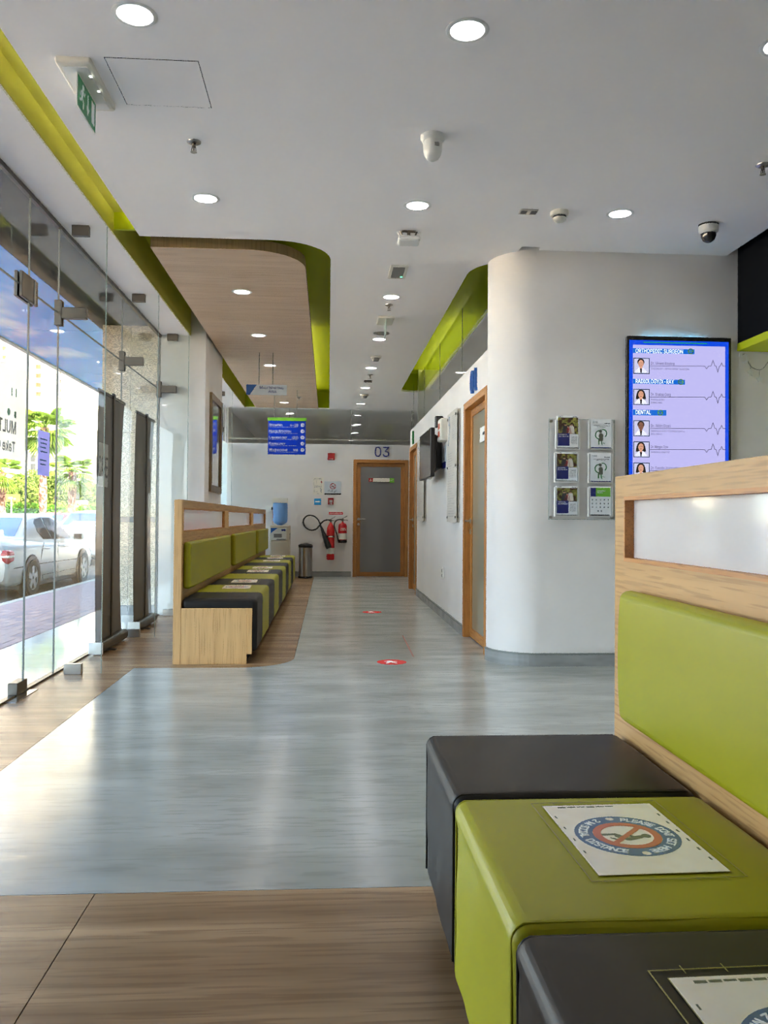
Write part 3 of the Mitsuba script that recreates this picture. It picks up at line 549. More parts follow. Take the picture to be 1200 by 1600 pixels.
y = 13.6; a, b = at(419, 652, y=y), at(477.3, 710.5, y=y); x0, z1 = a[0], a[2]; x1, z0 = b[0], b[2]; W, HH = x1-x0, z1-z0
put(k, 'board', bx(x0, x1, y, y+.02, z0, z1-.09*HH, .002), 'blue_sign'); put(k, 'top_strip', bx(x0-.01, x1+.012, y-.004, y+.024, z1-.09*HH, z1, .002), 'lime_print', label='green top strip')
M = XZ(x0, y-.0003, z0); out, lines, discs, arrows = [], [], [], []
rows = ['ROOM NO.', 'NURSE STATION', 'LABORATORY', 'RADIOLOGY', 'WASHROOMS']; rt = ['4-23', '', '(23)', '', 'M6']
for i in range(5):
    yb = HH*(.765-.168*i); h = .0375*HH
    m, _ = smallcaps(rows[i], h*1.75, .03*W, yb, M, .3); out.append(m)
    if rt[i]: out.append(text(rt[i], h*1.7, M@basis((.80*W, yb, .0005), (1, 0, 0), (0, 1, 0)), .001, True, 'r'))
    lines.append(flat(R(.03*W, yb-.028*HH, .78*W, yb-.022*HH), M))
    cx, cy, r = .915*W, yb+.036*HH, .05*W; discs.append(flat(_disc(r, cx, cy), M))
    arrows.append(flat(unary_union([thickline([(cx-.6*r, cy), (cx+.5*r, cy)], .22*r), thickline([(cx+.05*r, cy+.5*r), (cx+.55*r, cy), (cx+.05*r, cy-.5*r)], .22*r)]), M, .003))
for nm, ms, mm, l in (('lettering', out, 'white_print', 'white lettering'), ('underline', lines, 'white_print', 'thin white rule'), ('arrow_disc', discs, 'white_print', 'white arrow disc'), ('arrow', arrows, 'blue_sign', 'blue arrow')):
    for q in ms: put(k, nm, q, mm, label=l)
for xx in (x0+.16*W, x0+.76*W): put(k, 'cable', cyl((xx, y+.01, z1-.002), (xx, y+.01, ZC), .004, 8), 'dark_steel', label='hanging rod')

# ---------------------------------------------------------------- room numbers and letters
k = thing('door_number', 'dark blue raised number 03 above the door at the end of the corridor', 'door number')
for i, ch in enumerate('03'): put(k, 'digit', text(ch, .19, XZ(.935+i*.155, YF, 2.292), .02, False, 'c', .125), 'navy_print')
k = thing('door_number', 'blue raised number 01 above the nearer door in the right wall', 'door number')
put(k, 'digit', text('0', .20, RW(XR, 7.42, 2.255), .025, False, 'c', .15), 'blue_letter'); put(k, 'digit', text('1', .20, RW(XR, 7.26, 2.255), .025, False, 'c', .06), 'blue_letter')
k = thing('door_letter', 'dark green raised letter R above the farther door in the right wall', 'door letter')
put(k, 'letter', text('R', .19, RW(XR, 12.71, 2.27), .02, True, 'c', .14), 'green_letter')

# ---------------------------------------------------------------- far wall items
Y = YF
k = thing('alarm_sounder', 'dark red square fire alarm sounder high on the far wall', 'alarm'); put(k, 'base', bx(-.022, .113, Y-.02, Y, 2.217, 2.349, .004), 'red_plastic')
put(k, 'cover', tri(rbox(-.018, .109, Y-.055, Y-.01, 2.222, 2.345, .012, 12)), 'red_plastic', smooth=40); put(k, 'slot', bx(.01, .08, Y-.0565, Y-.053, 2.232, 2.238), 'off_white', label='pale slot')
k = thing('evacuation_plan', 'pale framed evacuation plan sheet on the far wall left of the no smoking sign', 'notice'); put(k, 'sheet', bx(-.291, -.10, Y-.006, Y, 1.556, 1.883, .001), 'off_white')
M = XZ(-.291, Y-.006, 1.556)
put(k, 'drawing', cat([flat(R(.02, .30, .15, .306), M), flat(R(.015, .17, .155, .30).difference(R(.018, .173, .152, .297)), M), flat(R(.06, .2, .063, .28), M), flat(R(.02, .15, .165, .158), M), flat(R(.02, .05, .08, .14).difference(R(.023, .053, .077, .137)), M), flat(thickline([(.14, .12), (.16, .09), (.14, .07), (.16, .04)], .012), M), flat(R(.07, .018, .11, .026), M)]), 'grey_print', label='plan lines')
put(k, 'stamp', flat(_disc(.016, .158, .24), M), 'red_plastic', label='red dot')
k = thing('no_smoking_sign', 'pale no smoking sign with a black lower bar on the far wall', 'sign'); put(k, 'sheet', bx(-.078, .24, Y-.006, Y, 1.56, 1.812, .001), 'sign_grey')
M = XZ(-.078, Y-.006, 1.56)
put(k, 'bar', flat(R(0, 0, .318, .024), M), 'black_plastic', label='black bar'); put(k, 'ring', cat([flat(_disc(.057, .16, .158).difference(_disc(.045, .16, .158)), M, .002), flat(thickline([(.126, .19), (.194, .126)], .012), M, .0022)]), 'red_plastic', label='red prohibition ring')
put(k, 'cigarette', cat([flat(R(.125, .15, .185, .16), M), flat(thickline([(.19, .16), (.195, .175), (.19, .185)], .005), M)]), 'dark_print', label='cigarette')
for w_, h_, y_, l_ in (('NO SMOKING', .022, .068, .18), ('PLEASE', .018, .04, .10)): put(k, 'lettering', text(w_, h_, M@basis((.16, y_, 0), (1, 0, 0), (0, 1, 0)), .0012, True, 'c', l_), 'dark_print')
k = thing('call_point_sign', 'small light blue square sign on the far wall', 'sign'); put(k, 'plate', tri(rbox(-.269, -.141, Y-.012, Y+.004, 1.361, 1.482, .006, 10)), 'cyan_sign', smooth=30); put(k, 'lettering', bx(-.25, -.16, Y-.0135, Y-.0115, 1.41, 1.435), 'white_print', label='white print line')
k = thing('fire_call_point', 'small red fire call point on the far wall above the extinguishers', 'call point'); put(k, 'box', tri(rbox(-.008, .096, Y-.04, Y+.004, 1.369, 1.496, .008, 10)), 'red_plastic', smooth=30)
put(k, 'window', bx(.014, .075, Y-.0425, Y-.039, 1.405, 1.455), 'grey_print', label='pale window'); put(k, 'lettering', bx(.02, .07, Y-.0425, Y-.039, 1.378, 1.392), 'white_print', label='white print line')
k = thing('extinguisher_sign', 'narrow red sign strip above the fire extinguishers', 'sign'); put(k, 'strip', bx(.012, .28, Y-.004, Y, 1.182, 1.229), 'red_print'); put(k, 'lettering', text('FIRE EXTINGUISHER', .02, XZ(.146, Y-.004, 1.196), .001, True, 'c', .24), 'white_print')

def extinguisher_top(k, x, y, zt):
    put(k, 'valve', cat([cyl((x, y, zt-.01), (x, y, zt+.05), .016), bx(x-.015, x+.02, y-.014, y+.014, zt+.03, zt+.065, .004)]), 'dark_steel', smooth=30, label='valve')
    put(k, 'lever', tube([(x-.01, y, zt+.06), (x+.03, y, zt+.085), (x+.085, y, zt+.115)], .006), 'dark_steel', smooth=True, label='squeeze lever'); put(k, 'grip', tube([(x, y, zt+.04), (x+.05, y, zt+.042), (x+.10, y, zt+.03)], .006), 'dark_steel', smooth=True, label='carrying handle')
k = thing('fire_extinguisher', 'tall red fire extinguisher with a looped black hose and black horn on the far wall', 'fire extinguisher')
x, y, zb = .047, Y-.085, .325
put(k, 'cylinder', lathe([(0, 0), (.06, 0), (.073, .012), (.074, .56), (.068, .61), (.045, .66), (.022, .69), (.020, .71), (0, .71)], (x, y, zb), n=28), 'red_gloss', smooth=40)
put(k, 'label_sheet', lathe([(.0746, .115), (.0746, .225)], (x, y, zb), n=28), 'off_white', smooth=40, label='pale label'); put(k, 'strap', lathe([(.0744, .425), (.077, .425), (.077, .455), (.0744, .455)], (x, y, zb), n=28), 'black_plastic', smooth=30, label='black strap'); put(k, 'tag', bx(x-.04, x+.045, y-.081, y-.079, zb+.43, zb+.448), 'off_white', label='pale strap tag')
put(k, 'bracket', bx(x-.03, x+.03, y+.06, Y-.001, zb+.40, zb+.46), 'dark_steel', label='wall bracket')
extinguisher_top(k, x, y, zb+.70)
hose = spline([(x-.015, y, zb+.745), (x-.09, y-.01, zb+.75), (x-.17, y-.02, zb+.70), (x-.26, y-.02, zb+.59), (x-.38, y, zb+.56), (x-.50, y+.02, zb+.65), (x-.515, y+.02, zb+.74), (x-.44, y+.02, zb+.83), (x-.34, y+.01, zb+.83), (x-.25, y-.03, zb+.77), (x-.195, y-.05, zb+.66)], 60)
put(k, 'hose', tube(hose, .013, 10), 'black_rubber', smooth=True, label='black looped hose')
put(k, 'horn', lathe([(.013, 0), (.02, .1), (.035, .35), (.056, .9), (.056, 1.0), (0, 1.0)], (x-.195, y-.05, zb+.665), (.165, -.055, -.44), 20), 'black_plastic', smooth=40, label='black discharge horn')
k = thing('fire_extinguisher', 'short red fire extinguisher with a black foot on the far wall next to the door', 'fire extinguisher')
x, y, zb = .272, Y-.09, .648
put(k, 'cylinder', lathe([(0, .02), (.075, .02), (.08, .035), (.08, .32), (.07, .352), (.04, .368), (.02, .375), (.018, .40), (0, .40)], (x, y, zb), n=28), 'red_gloss', smooth=40)
put(k, 'foot', lathe([(0, 0), (.079, 0), (.082, .006), (.082, .055), (.079, .058)], (x, y, zb), n=28), 'black_plastic', smooth=30, label='black foot ring'); put(k, 'label_sheet', lathe([(.0806, .065), (.0806, .18)], (x, y, zb), n=28), 'off_white', smooth=40, label='pale label')
put(k, 'print', cat([bx(x-.05, x+.06, y-.0822, y-.080, zb+.235+i*.017, zb+.242+i*.017) for i in range(3)]), 'off_white', label='pale print lines')
put(k, 'bracket', bx(x-.03, x+.03, y+.07, Y-.001, zb+.25, zb+.31), 'dark_steel', label='wall bracket')
extinguisher_top(k, x, y, zb+.39)
put(k, 'hose', tube(spline([(x-.015, y, zb+.43), (x-.10, y-.01, zb+.43), (x-.155, y-.02, zb+.37), (x-.145, y-.03, zb+.27), (x-.10, y-.03, zb+.13), (x-.085, y-.03, zb+.03)], 30), .011, 10), 'black_rubber', smooth=True, label='black hose')
k = thing('pedal_bin', 'brushed steel pedal bin with a black lid in front of the far wall', 'bin')
x, y = -.415, 15.5
put(k, 'body', lathe([(0, .03), (.125, .03), (.125, .57), (0, .57)], (x, y, 0), n=32), 'steel', smooth=30); put(k, 'base_ring', lathe([(0, 0), (.13, 0), (.13, .035), (0, .035)], (x, y, 0), n=32), 'black_plastic', smooth=30, label='black base')
put(k, 'lid', lathe([(.128, .565), (.134, .575), (.134, .605), (.115, .625), (.06, .636), (0, .64)], (x, y, 0), n=32), 'black_plastic', smooth=40, label='black lid'); put(k, 'pedal', bx(x-.03, x+.03, y-.18, y-.1, .01, .022, .003), 'black_plastic'); put(k, 'hinge', bx(x-.04, x+.05, y-.02, y+.02, .635, .66, .005), 'chrome', label='lid handle')
k = thing('water_cooler', 'beige standing water cooler with a blue bottle at the end of the long bench', 'water cooler')
x0, x1, y0, y1 = -1.06, -.70, 15.28, 15.64
put(k, 'cabinet', tri(rbox(x0, x1, y0, y1, 0, .95, .02, 14)), 'cooler_beige', smooth=40); put(k, 'top', tri(rbox(x0+.0, x1, y0-.005, y1, .93, .975, .018, 14)), 'cooler_beige', smooth=40)
put(k, 'front_panel', bx(x0+.015, x1-.055, y0-.012, y0+.01, .70, .925, .004), 'cooler_front', label='pale dispensing panel'); put(k, 'blue_corner', flat(Polygon([(0, .225), (.125, .225), (0, .13)]), XZ(x0+.016, y0-.012, .70)), 'blue_letter', label='blue triangle')
put(k, 'display', bx(x1-.15, x1-.075, y0-.015, y0-.011, .87, .905), 'navy_print', label='dark badge'); put(k, 'recess', cat([bx(x0+.07, x1-.14, y0-.014, y0-.011, .75, .82), bx(x0+.12, x1-.07, y0-.03, y0-.01, .712, .73, .004)]), 'grey_plastic', label='grey tap recess and tray'); put(k, 'door', bx(x0+.02, x1-.02, y0-.006, y0+.01, .05, .68, .003), 'cooler_beige', label='lower door')
put(k, 'side_grip', bx(x1-.004, x1+.004, y0+.02, y0+.12, .72, .83), 'dark_print', label='dark side grip')
bxc, byc = -.885, 15.45
put(k, 'bottle', lathe([(.03, .965), (.05, .985), (.115, 1.02), (.135, 1.06), (.135, 1.16), (.13, 1.17), (.135, 1.18), (.135, 1.25), (.13, 1.26), (.135, 1.27), (.135, 1.365), (.125, 1.385), (0, 1.385)], (bxc, byc, 0), n=32), 'bottle_blue', smooth=40, label='blue water bottle')
put(k, 'carton', bx(bxc-.14, bxc+.13, byc-.13, byc+.12, 1.386, 1.475, .002), 'off_white', label='pale box on top of the bottle')
k = thing('wall_socket', 'white wall socket with a black plug beside the water bottle', 'socket'); put(k, 'plate', bx(-1.19, -1.06, Y-.012, Y, 1.22, 1.34, .003), 'white_plastic'); put(k, 'plug', bx(-1.075, -1.045, Y-.06, Y-.01, 1.26, 1.31, .005), 'black_plastic', label='black plug')
put(k, 'cord', tube([(-1.05, Y-.04, 1.26), (-1.045, Y-.03, 1.1), (-1.045, Y-.03, .8)], .004, 6), 'red_plastic', smooth=True)
M = XZ(.472, YF, 0)
k = thing('door_plate', 'pale name strip with a red and a green square on the grey door', 'sign')
yy = Y-.0+.0285
put(k, 'strip', bx(.845, 1.165, yy, yy+.006, 1.815, 1.885), 'off_white'); put(k, 'red_square', bx(.762, .845, yy-.001, yy+.006, 1.815, 1.885), 'red_plastic', label='red square'); put(k, 'green_square', bx(1.165, 1.252, yy-.001, yy+.006, 1.80, 1.885), 'lime_print', label='green square')
put(k, 'print', cat([bx(.785, .82, yy-.003, yy, 1.83, 1.842), bx(.795, .81, yy-.003, yy, 1.85, 1.868), bx(1.185, 1.235, yy-.003, yy, 1.845, 1.852)]), 'off_white', label='tiny print')

# ---------------------------------------------------------------- right wall items
def acrylic_board(y0, y1, label, twin):
    k = thing('acrylic_notice_board', label, 'notice board')
    z0, z1, xf = 1.085, 2.225, XR-.034
    put(k, 'sheet', bx(xf-.003, xf, y0, y1, z0, z1, .001), 'board_sheet', label='printed sheet'); put(k, 'back_sheet', bx(XR-.012, XR-.008, y0+.01, y1-.01, z0, z1), 'off_white', label='pale backing')
    M = RW(xf-.003, y1, z0); W = y1-y0; out = []
    for i in range(26): out.append(flat(R(.10*W, .06+i*.026, (.45+.4*RNG.random())*W, .064+i*.026), M, .0004))
    for i in range(12): out.append(flat(R(.52*W, .84+i*.022, .95*W, .845+i*.022), M, .0004))
    put(k, 'print', cat(out), 'grey_print', label='grey lines of print'); put(k, 'emblem', cat([flat(_disc(.05, .2*W, 1.06).difference(_disc(.035, .2*W, 1.06)), M, .0006), flat(thickline([(.12*W, .8), (.3*W, 1.02)], .02), M, .0006)]), 'ring_blue', label='blue emblem')
    for zz in (z0+.05, (z0+z1)/2, z1-.06):
        for yy in (y0+.05, y1-.05): put(k, 'standoff', cat([cyl((xf-.010, yy, zz), (XR-.001, yy, zz), .008, 12), cyl((xf-.012, yy, zz), (xf-.004, yy, zz), .013, 12)]), 'dark_steel', smooth=40, label='metal standoff')
acrylic_board(8.16, 8.82, 'clear standoff board with printed lists next to the nearer door', 0)
acrylic_board(11.0, 11.86, 'clear standoff board with printed lists between the television and the farther door', 1)
k = thing('television', 'black flat television tilted out on a wall bracket in the corridor', 'television')
M = RW(XR-.155, 9.68, 1.865)
put(k, 'cabinet', tf(bx(-.54, .54, -.28, .265, -.025, .025, .006), M), 'black_plastic')
put(k, 'screen', tf(bx(-.53, .53, -.268, .255, .0251, .0265), M), 'tv_glass', label='dark glossy screen'); put(k, 'rear_housing', tf(bx(-.40, .40, -.22, .2, -.07, -.025, .012), M), 'black_plastic', label='rear housing')
put(k, 'bracket', cat([bx(XR-.085, XR-.001, 9.5, 9.86, 1.70, 2.0, .004)]), 'black_plastic', label='wall bracket'); put(k, 'sensor_bar', tf(bx(.33, .50, -.305, -.281, .0, .02, .002), M), 'steel', label='small sensor under the screen'); put(k, 'hanging_tag', tf(bx(.40, .43, -.39, -.306, .0, .004), M), 'off_white', label='hanging tag')
k = thing('mains_plug_box', 'black plug and cable above the wall siren', 'plug'); put(k, 'plug', bx(XR-.09, XR-.001, 9.40, 9.48, 2.16, 2.29, .008), 'black_plastic'); put(k, 'cable', tube(spline([(XR-.05, 9.44, 2.18), (XR-.04, 9.47, 2.12), (XR-.04, 9.55, 2.08), (XR-.05, 9.68, 2.04)], 20), .008, 6), 'black_rubber', smooth=True)
k = thing('wall_siren', 'white wall siren box with red slots on the corridor wall', 'siren'); put(k, 'housing', tri(rbox(XR-.09, XR-.0005, 8.99, 9.23, 1.97, 2.22, .02, 12)), 'off_white', smooth=40); [put(k, 'slot', bx(XR-.093, XR-.088, 9.04+.08*i, 9.10+.08*i, 2.02+.085*j, 2.08+.085*j), 'ring_red', label='red slot') for i in range(2) for j in range(2)]
k = thing('wall_notice', 'small framed notice with a navy foot on the corridor wall', 'notice'); put(k, 'frame', bx(XR-.008, XR, 9.13, 9.46, 1.68, 1.94, .001), 'sign_grey'); put(k, 'foot_band', bx(XR-.010, XR-.007, 9.14, 9.45, 1.685, 1.755), 'navy_print', label='navy band'); put(k, 'picture', bx(XR-.010, XR-.007, 9.22, 9.38, 1.78, 1.91), 'grey_print', label='grey picture')
k = thing('wall_socket', 'low white double socket on the corridor wall', 'socket'); put(k, 'plate', bx(XR-.012, XR, 9.29, 9.43, .44, .57, .003), 'white_plastic'); [put(k, 'insert', bx(XR-.014, XR-.011, 9.34, 9.38, .46+.055*j, .49+.055*j), 'grey_plastic', label='grey insert') for j in range(2)]
k = thing('door_sign', 'white rounded sign on the glass of the nearer door', 'sign'); put(k, 'plate', flat(R(0, 0, .36, .13).intersection(_disc(.4, .36, -.02).union(R(.1, 0, .36, .13))), RW(XR+.048, 7.35, 1.80), .003), 'white_plastic'); put(k, 'print', flat(R(.14, .055, .32, .08), RW(XR+.044, 7.35, 1.80), .0006), 'dark_print', label='dark print line')

# ---------------------------------------------------------------- pillar mirror frame
k = thing('framed_mirror', 'tall narrow mirror in a bronze frame on the white pillar', 'mirror')
a0, a1, z0, z1 = 9.95, 10.92, 1.42, 2.60; xp = -1.415
put(k, 'frame', tf(prism(R(0, 0, a1-a0, z1-z0).difference(R(.08, .08, a1-a0-.08, z1-z0-.08)), 0, .03), LW(xp, a0, z0)), 'bronze', label='bronze frame')
put(k, 'mirror', bx(xp+.001, xp+.012, a0+.078, a1-.078, z0+.078, z1-.078), 'mirror_glass', label='mirror glass')

# ---------------------------------------------------------------- floor markers
def marker(x, y, label, big=True):
    k = thing('floor_marker', label, 'floor sticker'); r = .115 if big else .115
    put(k, 'disc', tf(prism(_disc(r), 0, .001), basis((x, y, 0), (1, 0, 0), (0, 1, 0))), 'red_print'); put(k, 'print', tf(prism(unary_union([_disc(.022, -.015, .035), thickline([(-.04, -.05), (-.01, .01), (.03, -.05)], .02), thickline([(-.05, .02), (.04, .02)], .016)]), .0009, .0015), basis((x, y, 0), (1, 0, 0), (0, 1, 0))), 'white_print', label='white pictogram')
marker(.503, 6.48, 'round red floor sticker in the middle of the grey floor'); marker(.528, 9.913, 'farther round red floor sticker in the corridor')
k = thing('floor_tape', 'thin red tape line on the corridor floor', 'tape'); a, b = at(629, 993, z=0), at(646, 1026, z=0); put(k, 'strip', prism(thickline([a[:2], b[:2]], .012), 0, .0006), 'tape_red')

# ---------------------------------------------------------------- roll up banners (seen from behind)
def banner(y0, y1, z1, label, curl):
    k = thing('roll_up_banner', label, 'banner')
    put(k, 'base', tri(rbox(-1.905, -1.80, y0, y1, .012, .10, .03, 14)), 'dark_steel', smooth=40, label='tubular base'); put(k, 'end_cap', tri(rbox(-1.91, -1.795, y0-.014, y0+.002, .008, .104, .006, 10)), 'white_plastic', smooth=30, label='white end cap'); put(k, 'foot', bx(-1.915, -1.76, y0+.25, y0+.29, 0, .012), 'dark_steel')
    n, mrows = 14, 24; V, Fc = [], []
    for j in range(mrows+1):
        t = j/mrows
        for i in range(n+1):
            s = i/n; c = curl*(abs(2*s-1)**2)*math.sin(math.pi*t)**.7
            yy = y0+.02+(y1-y0-.04)*s; ins = .03*math.sin(math.pi*t)
            yy = yy+(ins if s < .5 else -ins)*abs(2*s-1)
            V.append((-1.862-c, yy, .07+t*(z1-.07)))
    for j in range(mrows):
        for i in range(n):
            a = j*(n+1)+i; Fc += [[a, a+1, a+n+2], [a, a+n+2, a+n+1]]
    V = np.array(V); back = V+[.0015, 0, 0]; Fc = np.array(Fc)
    put(k, 'sheet', trimesh.Trimesh(np.vstack([V, back]), np.vstack([Fc[:, ::-1], Fc+len(V)]), process=False), 'banner_back', smooth=True, label='grey back of the printed sheet')
    put(k, 'top_rail', bx(-1.872, -1.852, y0+.01, y1-.01, z1-.012, z1+.014, .003), 'dark_steel', label='top rail'); put(k, 'pole', cyl((-1.845, (y0+y1)/2, .09), (-1.848, (y0+y1)/2, z1), .009, 10), 'dark_steel', smooth=40, label='support pole'); put(k, 'hook', bx(-1.86, -1.84, (y0+y1)/2-.025, (y0+y1)/2+.025, z1-.01, z1+.03, .003), 'black_plastic', label='pole hook')
    return k
k = banner(6.84, 7.72, 2.14, 'nearer grey roll up banner seen from behind against the glass front', .02)
put(k, 'reflection_band', bx(-1.8604, -1.8598, 6.87, 7.16, 1.36, 1.72), 'banner_reflection', label='painted reflection as a paler band'); put(k, 'lettering', text('CARE', .17, LW(-1.8597, 6.875, 1.44), .0006, False, 'l', .27), 'dark_print', label='painted reflection of dark letters')  # band and letters paint a glass fin reflection onto the banner
banner(8.16, 9.02, 2.13, 'farther grey roll up banner seen from behind beside the stone pillar', .02)

# stickers on the glass door
k = thing('glass_sticker', 'large pale film with mirrored lettering on the glass door', 'sticker'); xg = XG-.004
put(k, 'film', bx(xg-.001, xg, 4.3, 5.44, 1.46, 2.05), 'sticker_film', label='pale film')
MR = basis((xg+.0005, 5.42, 1.52), (0, -1, 0), (0, 0, 1))
def mirrored(s, h, yb, width, y):
    m = text(s, h, np.eye(4), .0006, True, 'l', width); m.apply_transform(np.diag([-1, 1, 1, 1.])); m.invert(); m.apply_transform(LW(xg+.0004, y, yb)); return m
for q in (mirrored('MULTI SPECIALITY', .075, 1.62, .95, 5.28), mirrored('Take Care', .06, 1.51, .42, 5.27)): put(k, 'lettering', q, 'grey_print', label='mirrored grey lettering')
put(k, 'icons', cat([tf(prism(_disc(.022), 0, .0006), LW(xg+.0004, 5.16, 1.745)), tf(prism(R(0, 0, .03, .04), 0, .0006), LW(xg+.0004, 5.25, 1.72)), tf(prism(R(0, 0, .012, .05), 0, .0006), LW(xg+.0004, 5.27, 1.85)), tf(prism(R(0, 0, .012, .05), 0, .0006), LW(xg+.0004, 5.20, 1.85))]), 'green_letter', label='small green icons')
k = thing('glass_sticker', 'narrow lilac notice stuck upright on the glass side light', 'sticker'); put(k, 'sheet', bx(XG+.004, XG+.0055, 5.655, 5.88, 1.39, 1.69), 'lilac_film', label='lilac sheet')
put(k, 'print', cat([bx(XG+.0055, XG+.006, 5.69+.01*(i % 2), 5.83-.012*(i % 3), 1.63-.028*i if i < 4 else 1.60-.028*i, (1.63-.028*i if i < 4 else 1.60-.028*i)+.009) for i in range(6)]), 'ring_blue', label='lines of print')

# ---------------------------------------------------------------- the big screen
k = thing('information_screen', 'upright lit screen listing doctors on the wall behind the near bench', 'screen')
YS = 6.205; SE = 2**-exposure
def semit(r, g, b): return emit([SE*c for c in lin(r, g, b)])
A, B = at(983, 531.5, y=YS), at(1139, 533.5, y=YS); SX0, SX1, SZ1 = A[0], B[0], .5*(A[2]+B[2]); SZ0 = 1.06
put(k, 'cabinet', bx(SX0-.014, SX1+.016, YS+.006, YCOL-.02, SZ0-.02, SZ1+.03, .006), 'black_plastic', label='thin black casing')
put(k, 'bezel', tf(prism(R(SX0-.014, SZ0-.02, SX1+.016, SZ1+.03).difference(R(SX0, SZ0, SX1, SZ1)), 0, .008), XZ(0, YS+.008, 0)), 'black_plastic', label='black bezel')
put(k, 'wall_mount', bx(2.5, 2.9, YCOL-.021, YCOL, 1.5, 2.2), 'black_plastic', label='wall mount')
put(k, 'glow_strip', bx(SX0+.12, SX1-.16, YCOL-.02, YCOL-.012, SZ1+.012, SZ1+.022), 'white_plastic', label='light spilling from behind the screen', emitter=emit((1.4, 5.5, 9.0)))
put(k, 'field', bx(SX0, SX1, YS+.004, YS+.006, SZ0, SZ1), 'black_plastic', label='blue lit border', emitter=semit(0, 72, 226))
def sp(px, py):
    p = at(px, py, y=YS+.003); return p[0], p[2]
def srect(x0, y0, x1, y1):
    a, b = sp(x0, y0), sp(x1, y1); return R(a[0], b[1], b[0], a[1])
MS = XZ(0, YS+.004, 0)
put(k, 'page', flat(srect(989, 538.5, 1133, 860).intersection(R(SX0, SZ0+.02, SX1, SZ1)), MS, .001), 'black_plastic', label='pale lilac page', emitter=semit(192, 188, 244))
put(k, 'top_glow', flat(srect(1005, 534, 1105, 537.5), MS, .001), 'black_plastic', label='green strip at the top', emitter=semit(30, 170, 90))
MS2 = XZ(0, YS+.003, 0)
bars = [(989, 544, 1085, 553.5, 'ORTHOPEDIC SURGEON'), (989, 592, 1070, 601, 'RADIOLOGY/X-RAY'), (989, 640, 1041, 649.5, 'DENTAL')]
for b in bars: put(k, 'heading_bar', flat(srect(*b[:4]), MS2, .001), 'black_plastic', label='blue heading bar', emitter=semit(8, 106, 214))
tx = []
for b, w in zip(bars, (74, 60, 24)):
    a = sp(993, b[3]-2.4); c = sp(993+w, b[3]-2.4); put(k, 'heading_text', text(b[4], .031, XZ(a[0], YS+.002, a[1]), .0012, True, 'l', c[0]-a[0]), 'white_print', label='white heading', emitter=semit(226, 236, 255))
ic = []
for px, py in ((1079, 549), (1063.5, 596.8), (1031.5, 644.8)):
    c = sp(px, py); ic.append(flat(unary_union([_disc(.022, c[0], c[1]).difference(_disc(.016, c[0], c[1])), R(c[0]-.018, c[1]-.003, c[0]+.018, c[1]+.003)]), XZ(0, YS+.002, 0), .001))
for q in ic: put(k, 'heading_icon', q, 'lime_print', label='small green round icon')
people = [(572, 'Dr. Vineet Krishna', ['SPECIALIST- ORTHOPEDIC SURGEON'], 0), (620.5, 'Dr. Shalaa Garg', ['RADIOLOGIST', '(MBBS MD)'], 1), (669.5, 'Dr. Nitin Gaari', ['GENERAL PRACTITIONER DENTAL', 'BDS, MBAC'], 2), (702.5, 'Dr. Megan Tom', ['GENERAL DENTIST'], 3), (735.5, 'Dr. Gayathri Kannanthaanatha', ['GENERAL DENTIST'], 3)]
ln, names, subs = [], [], []
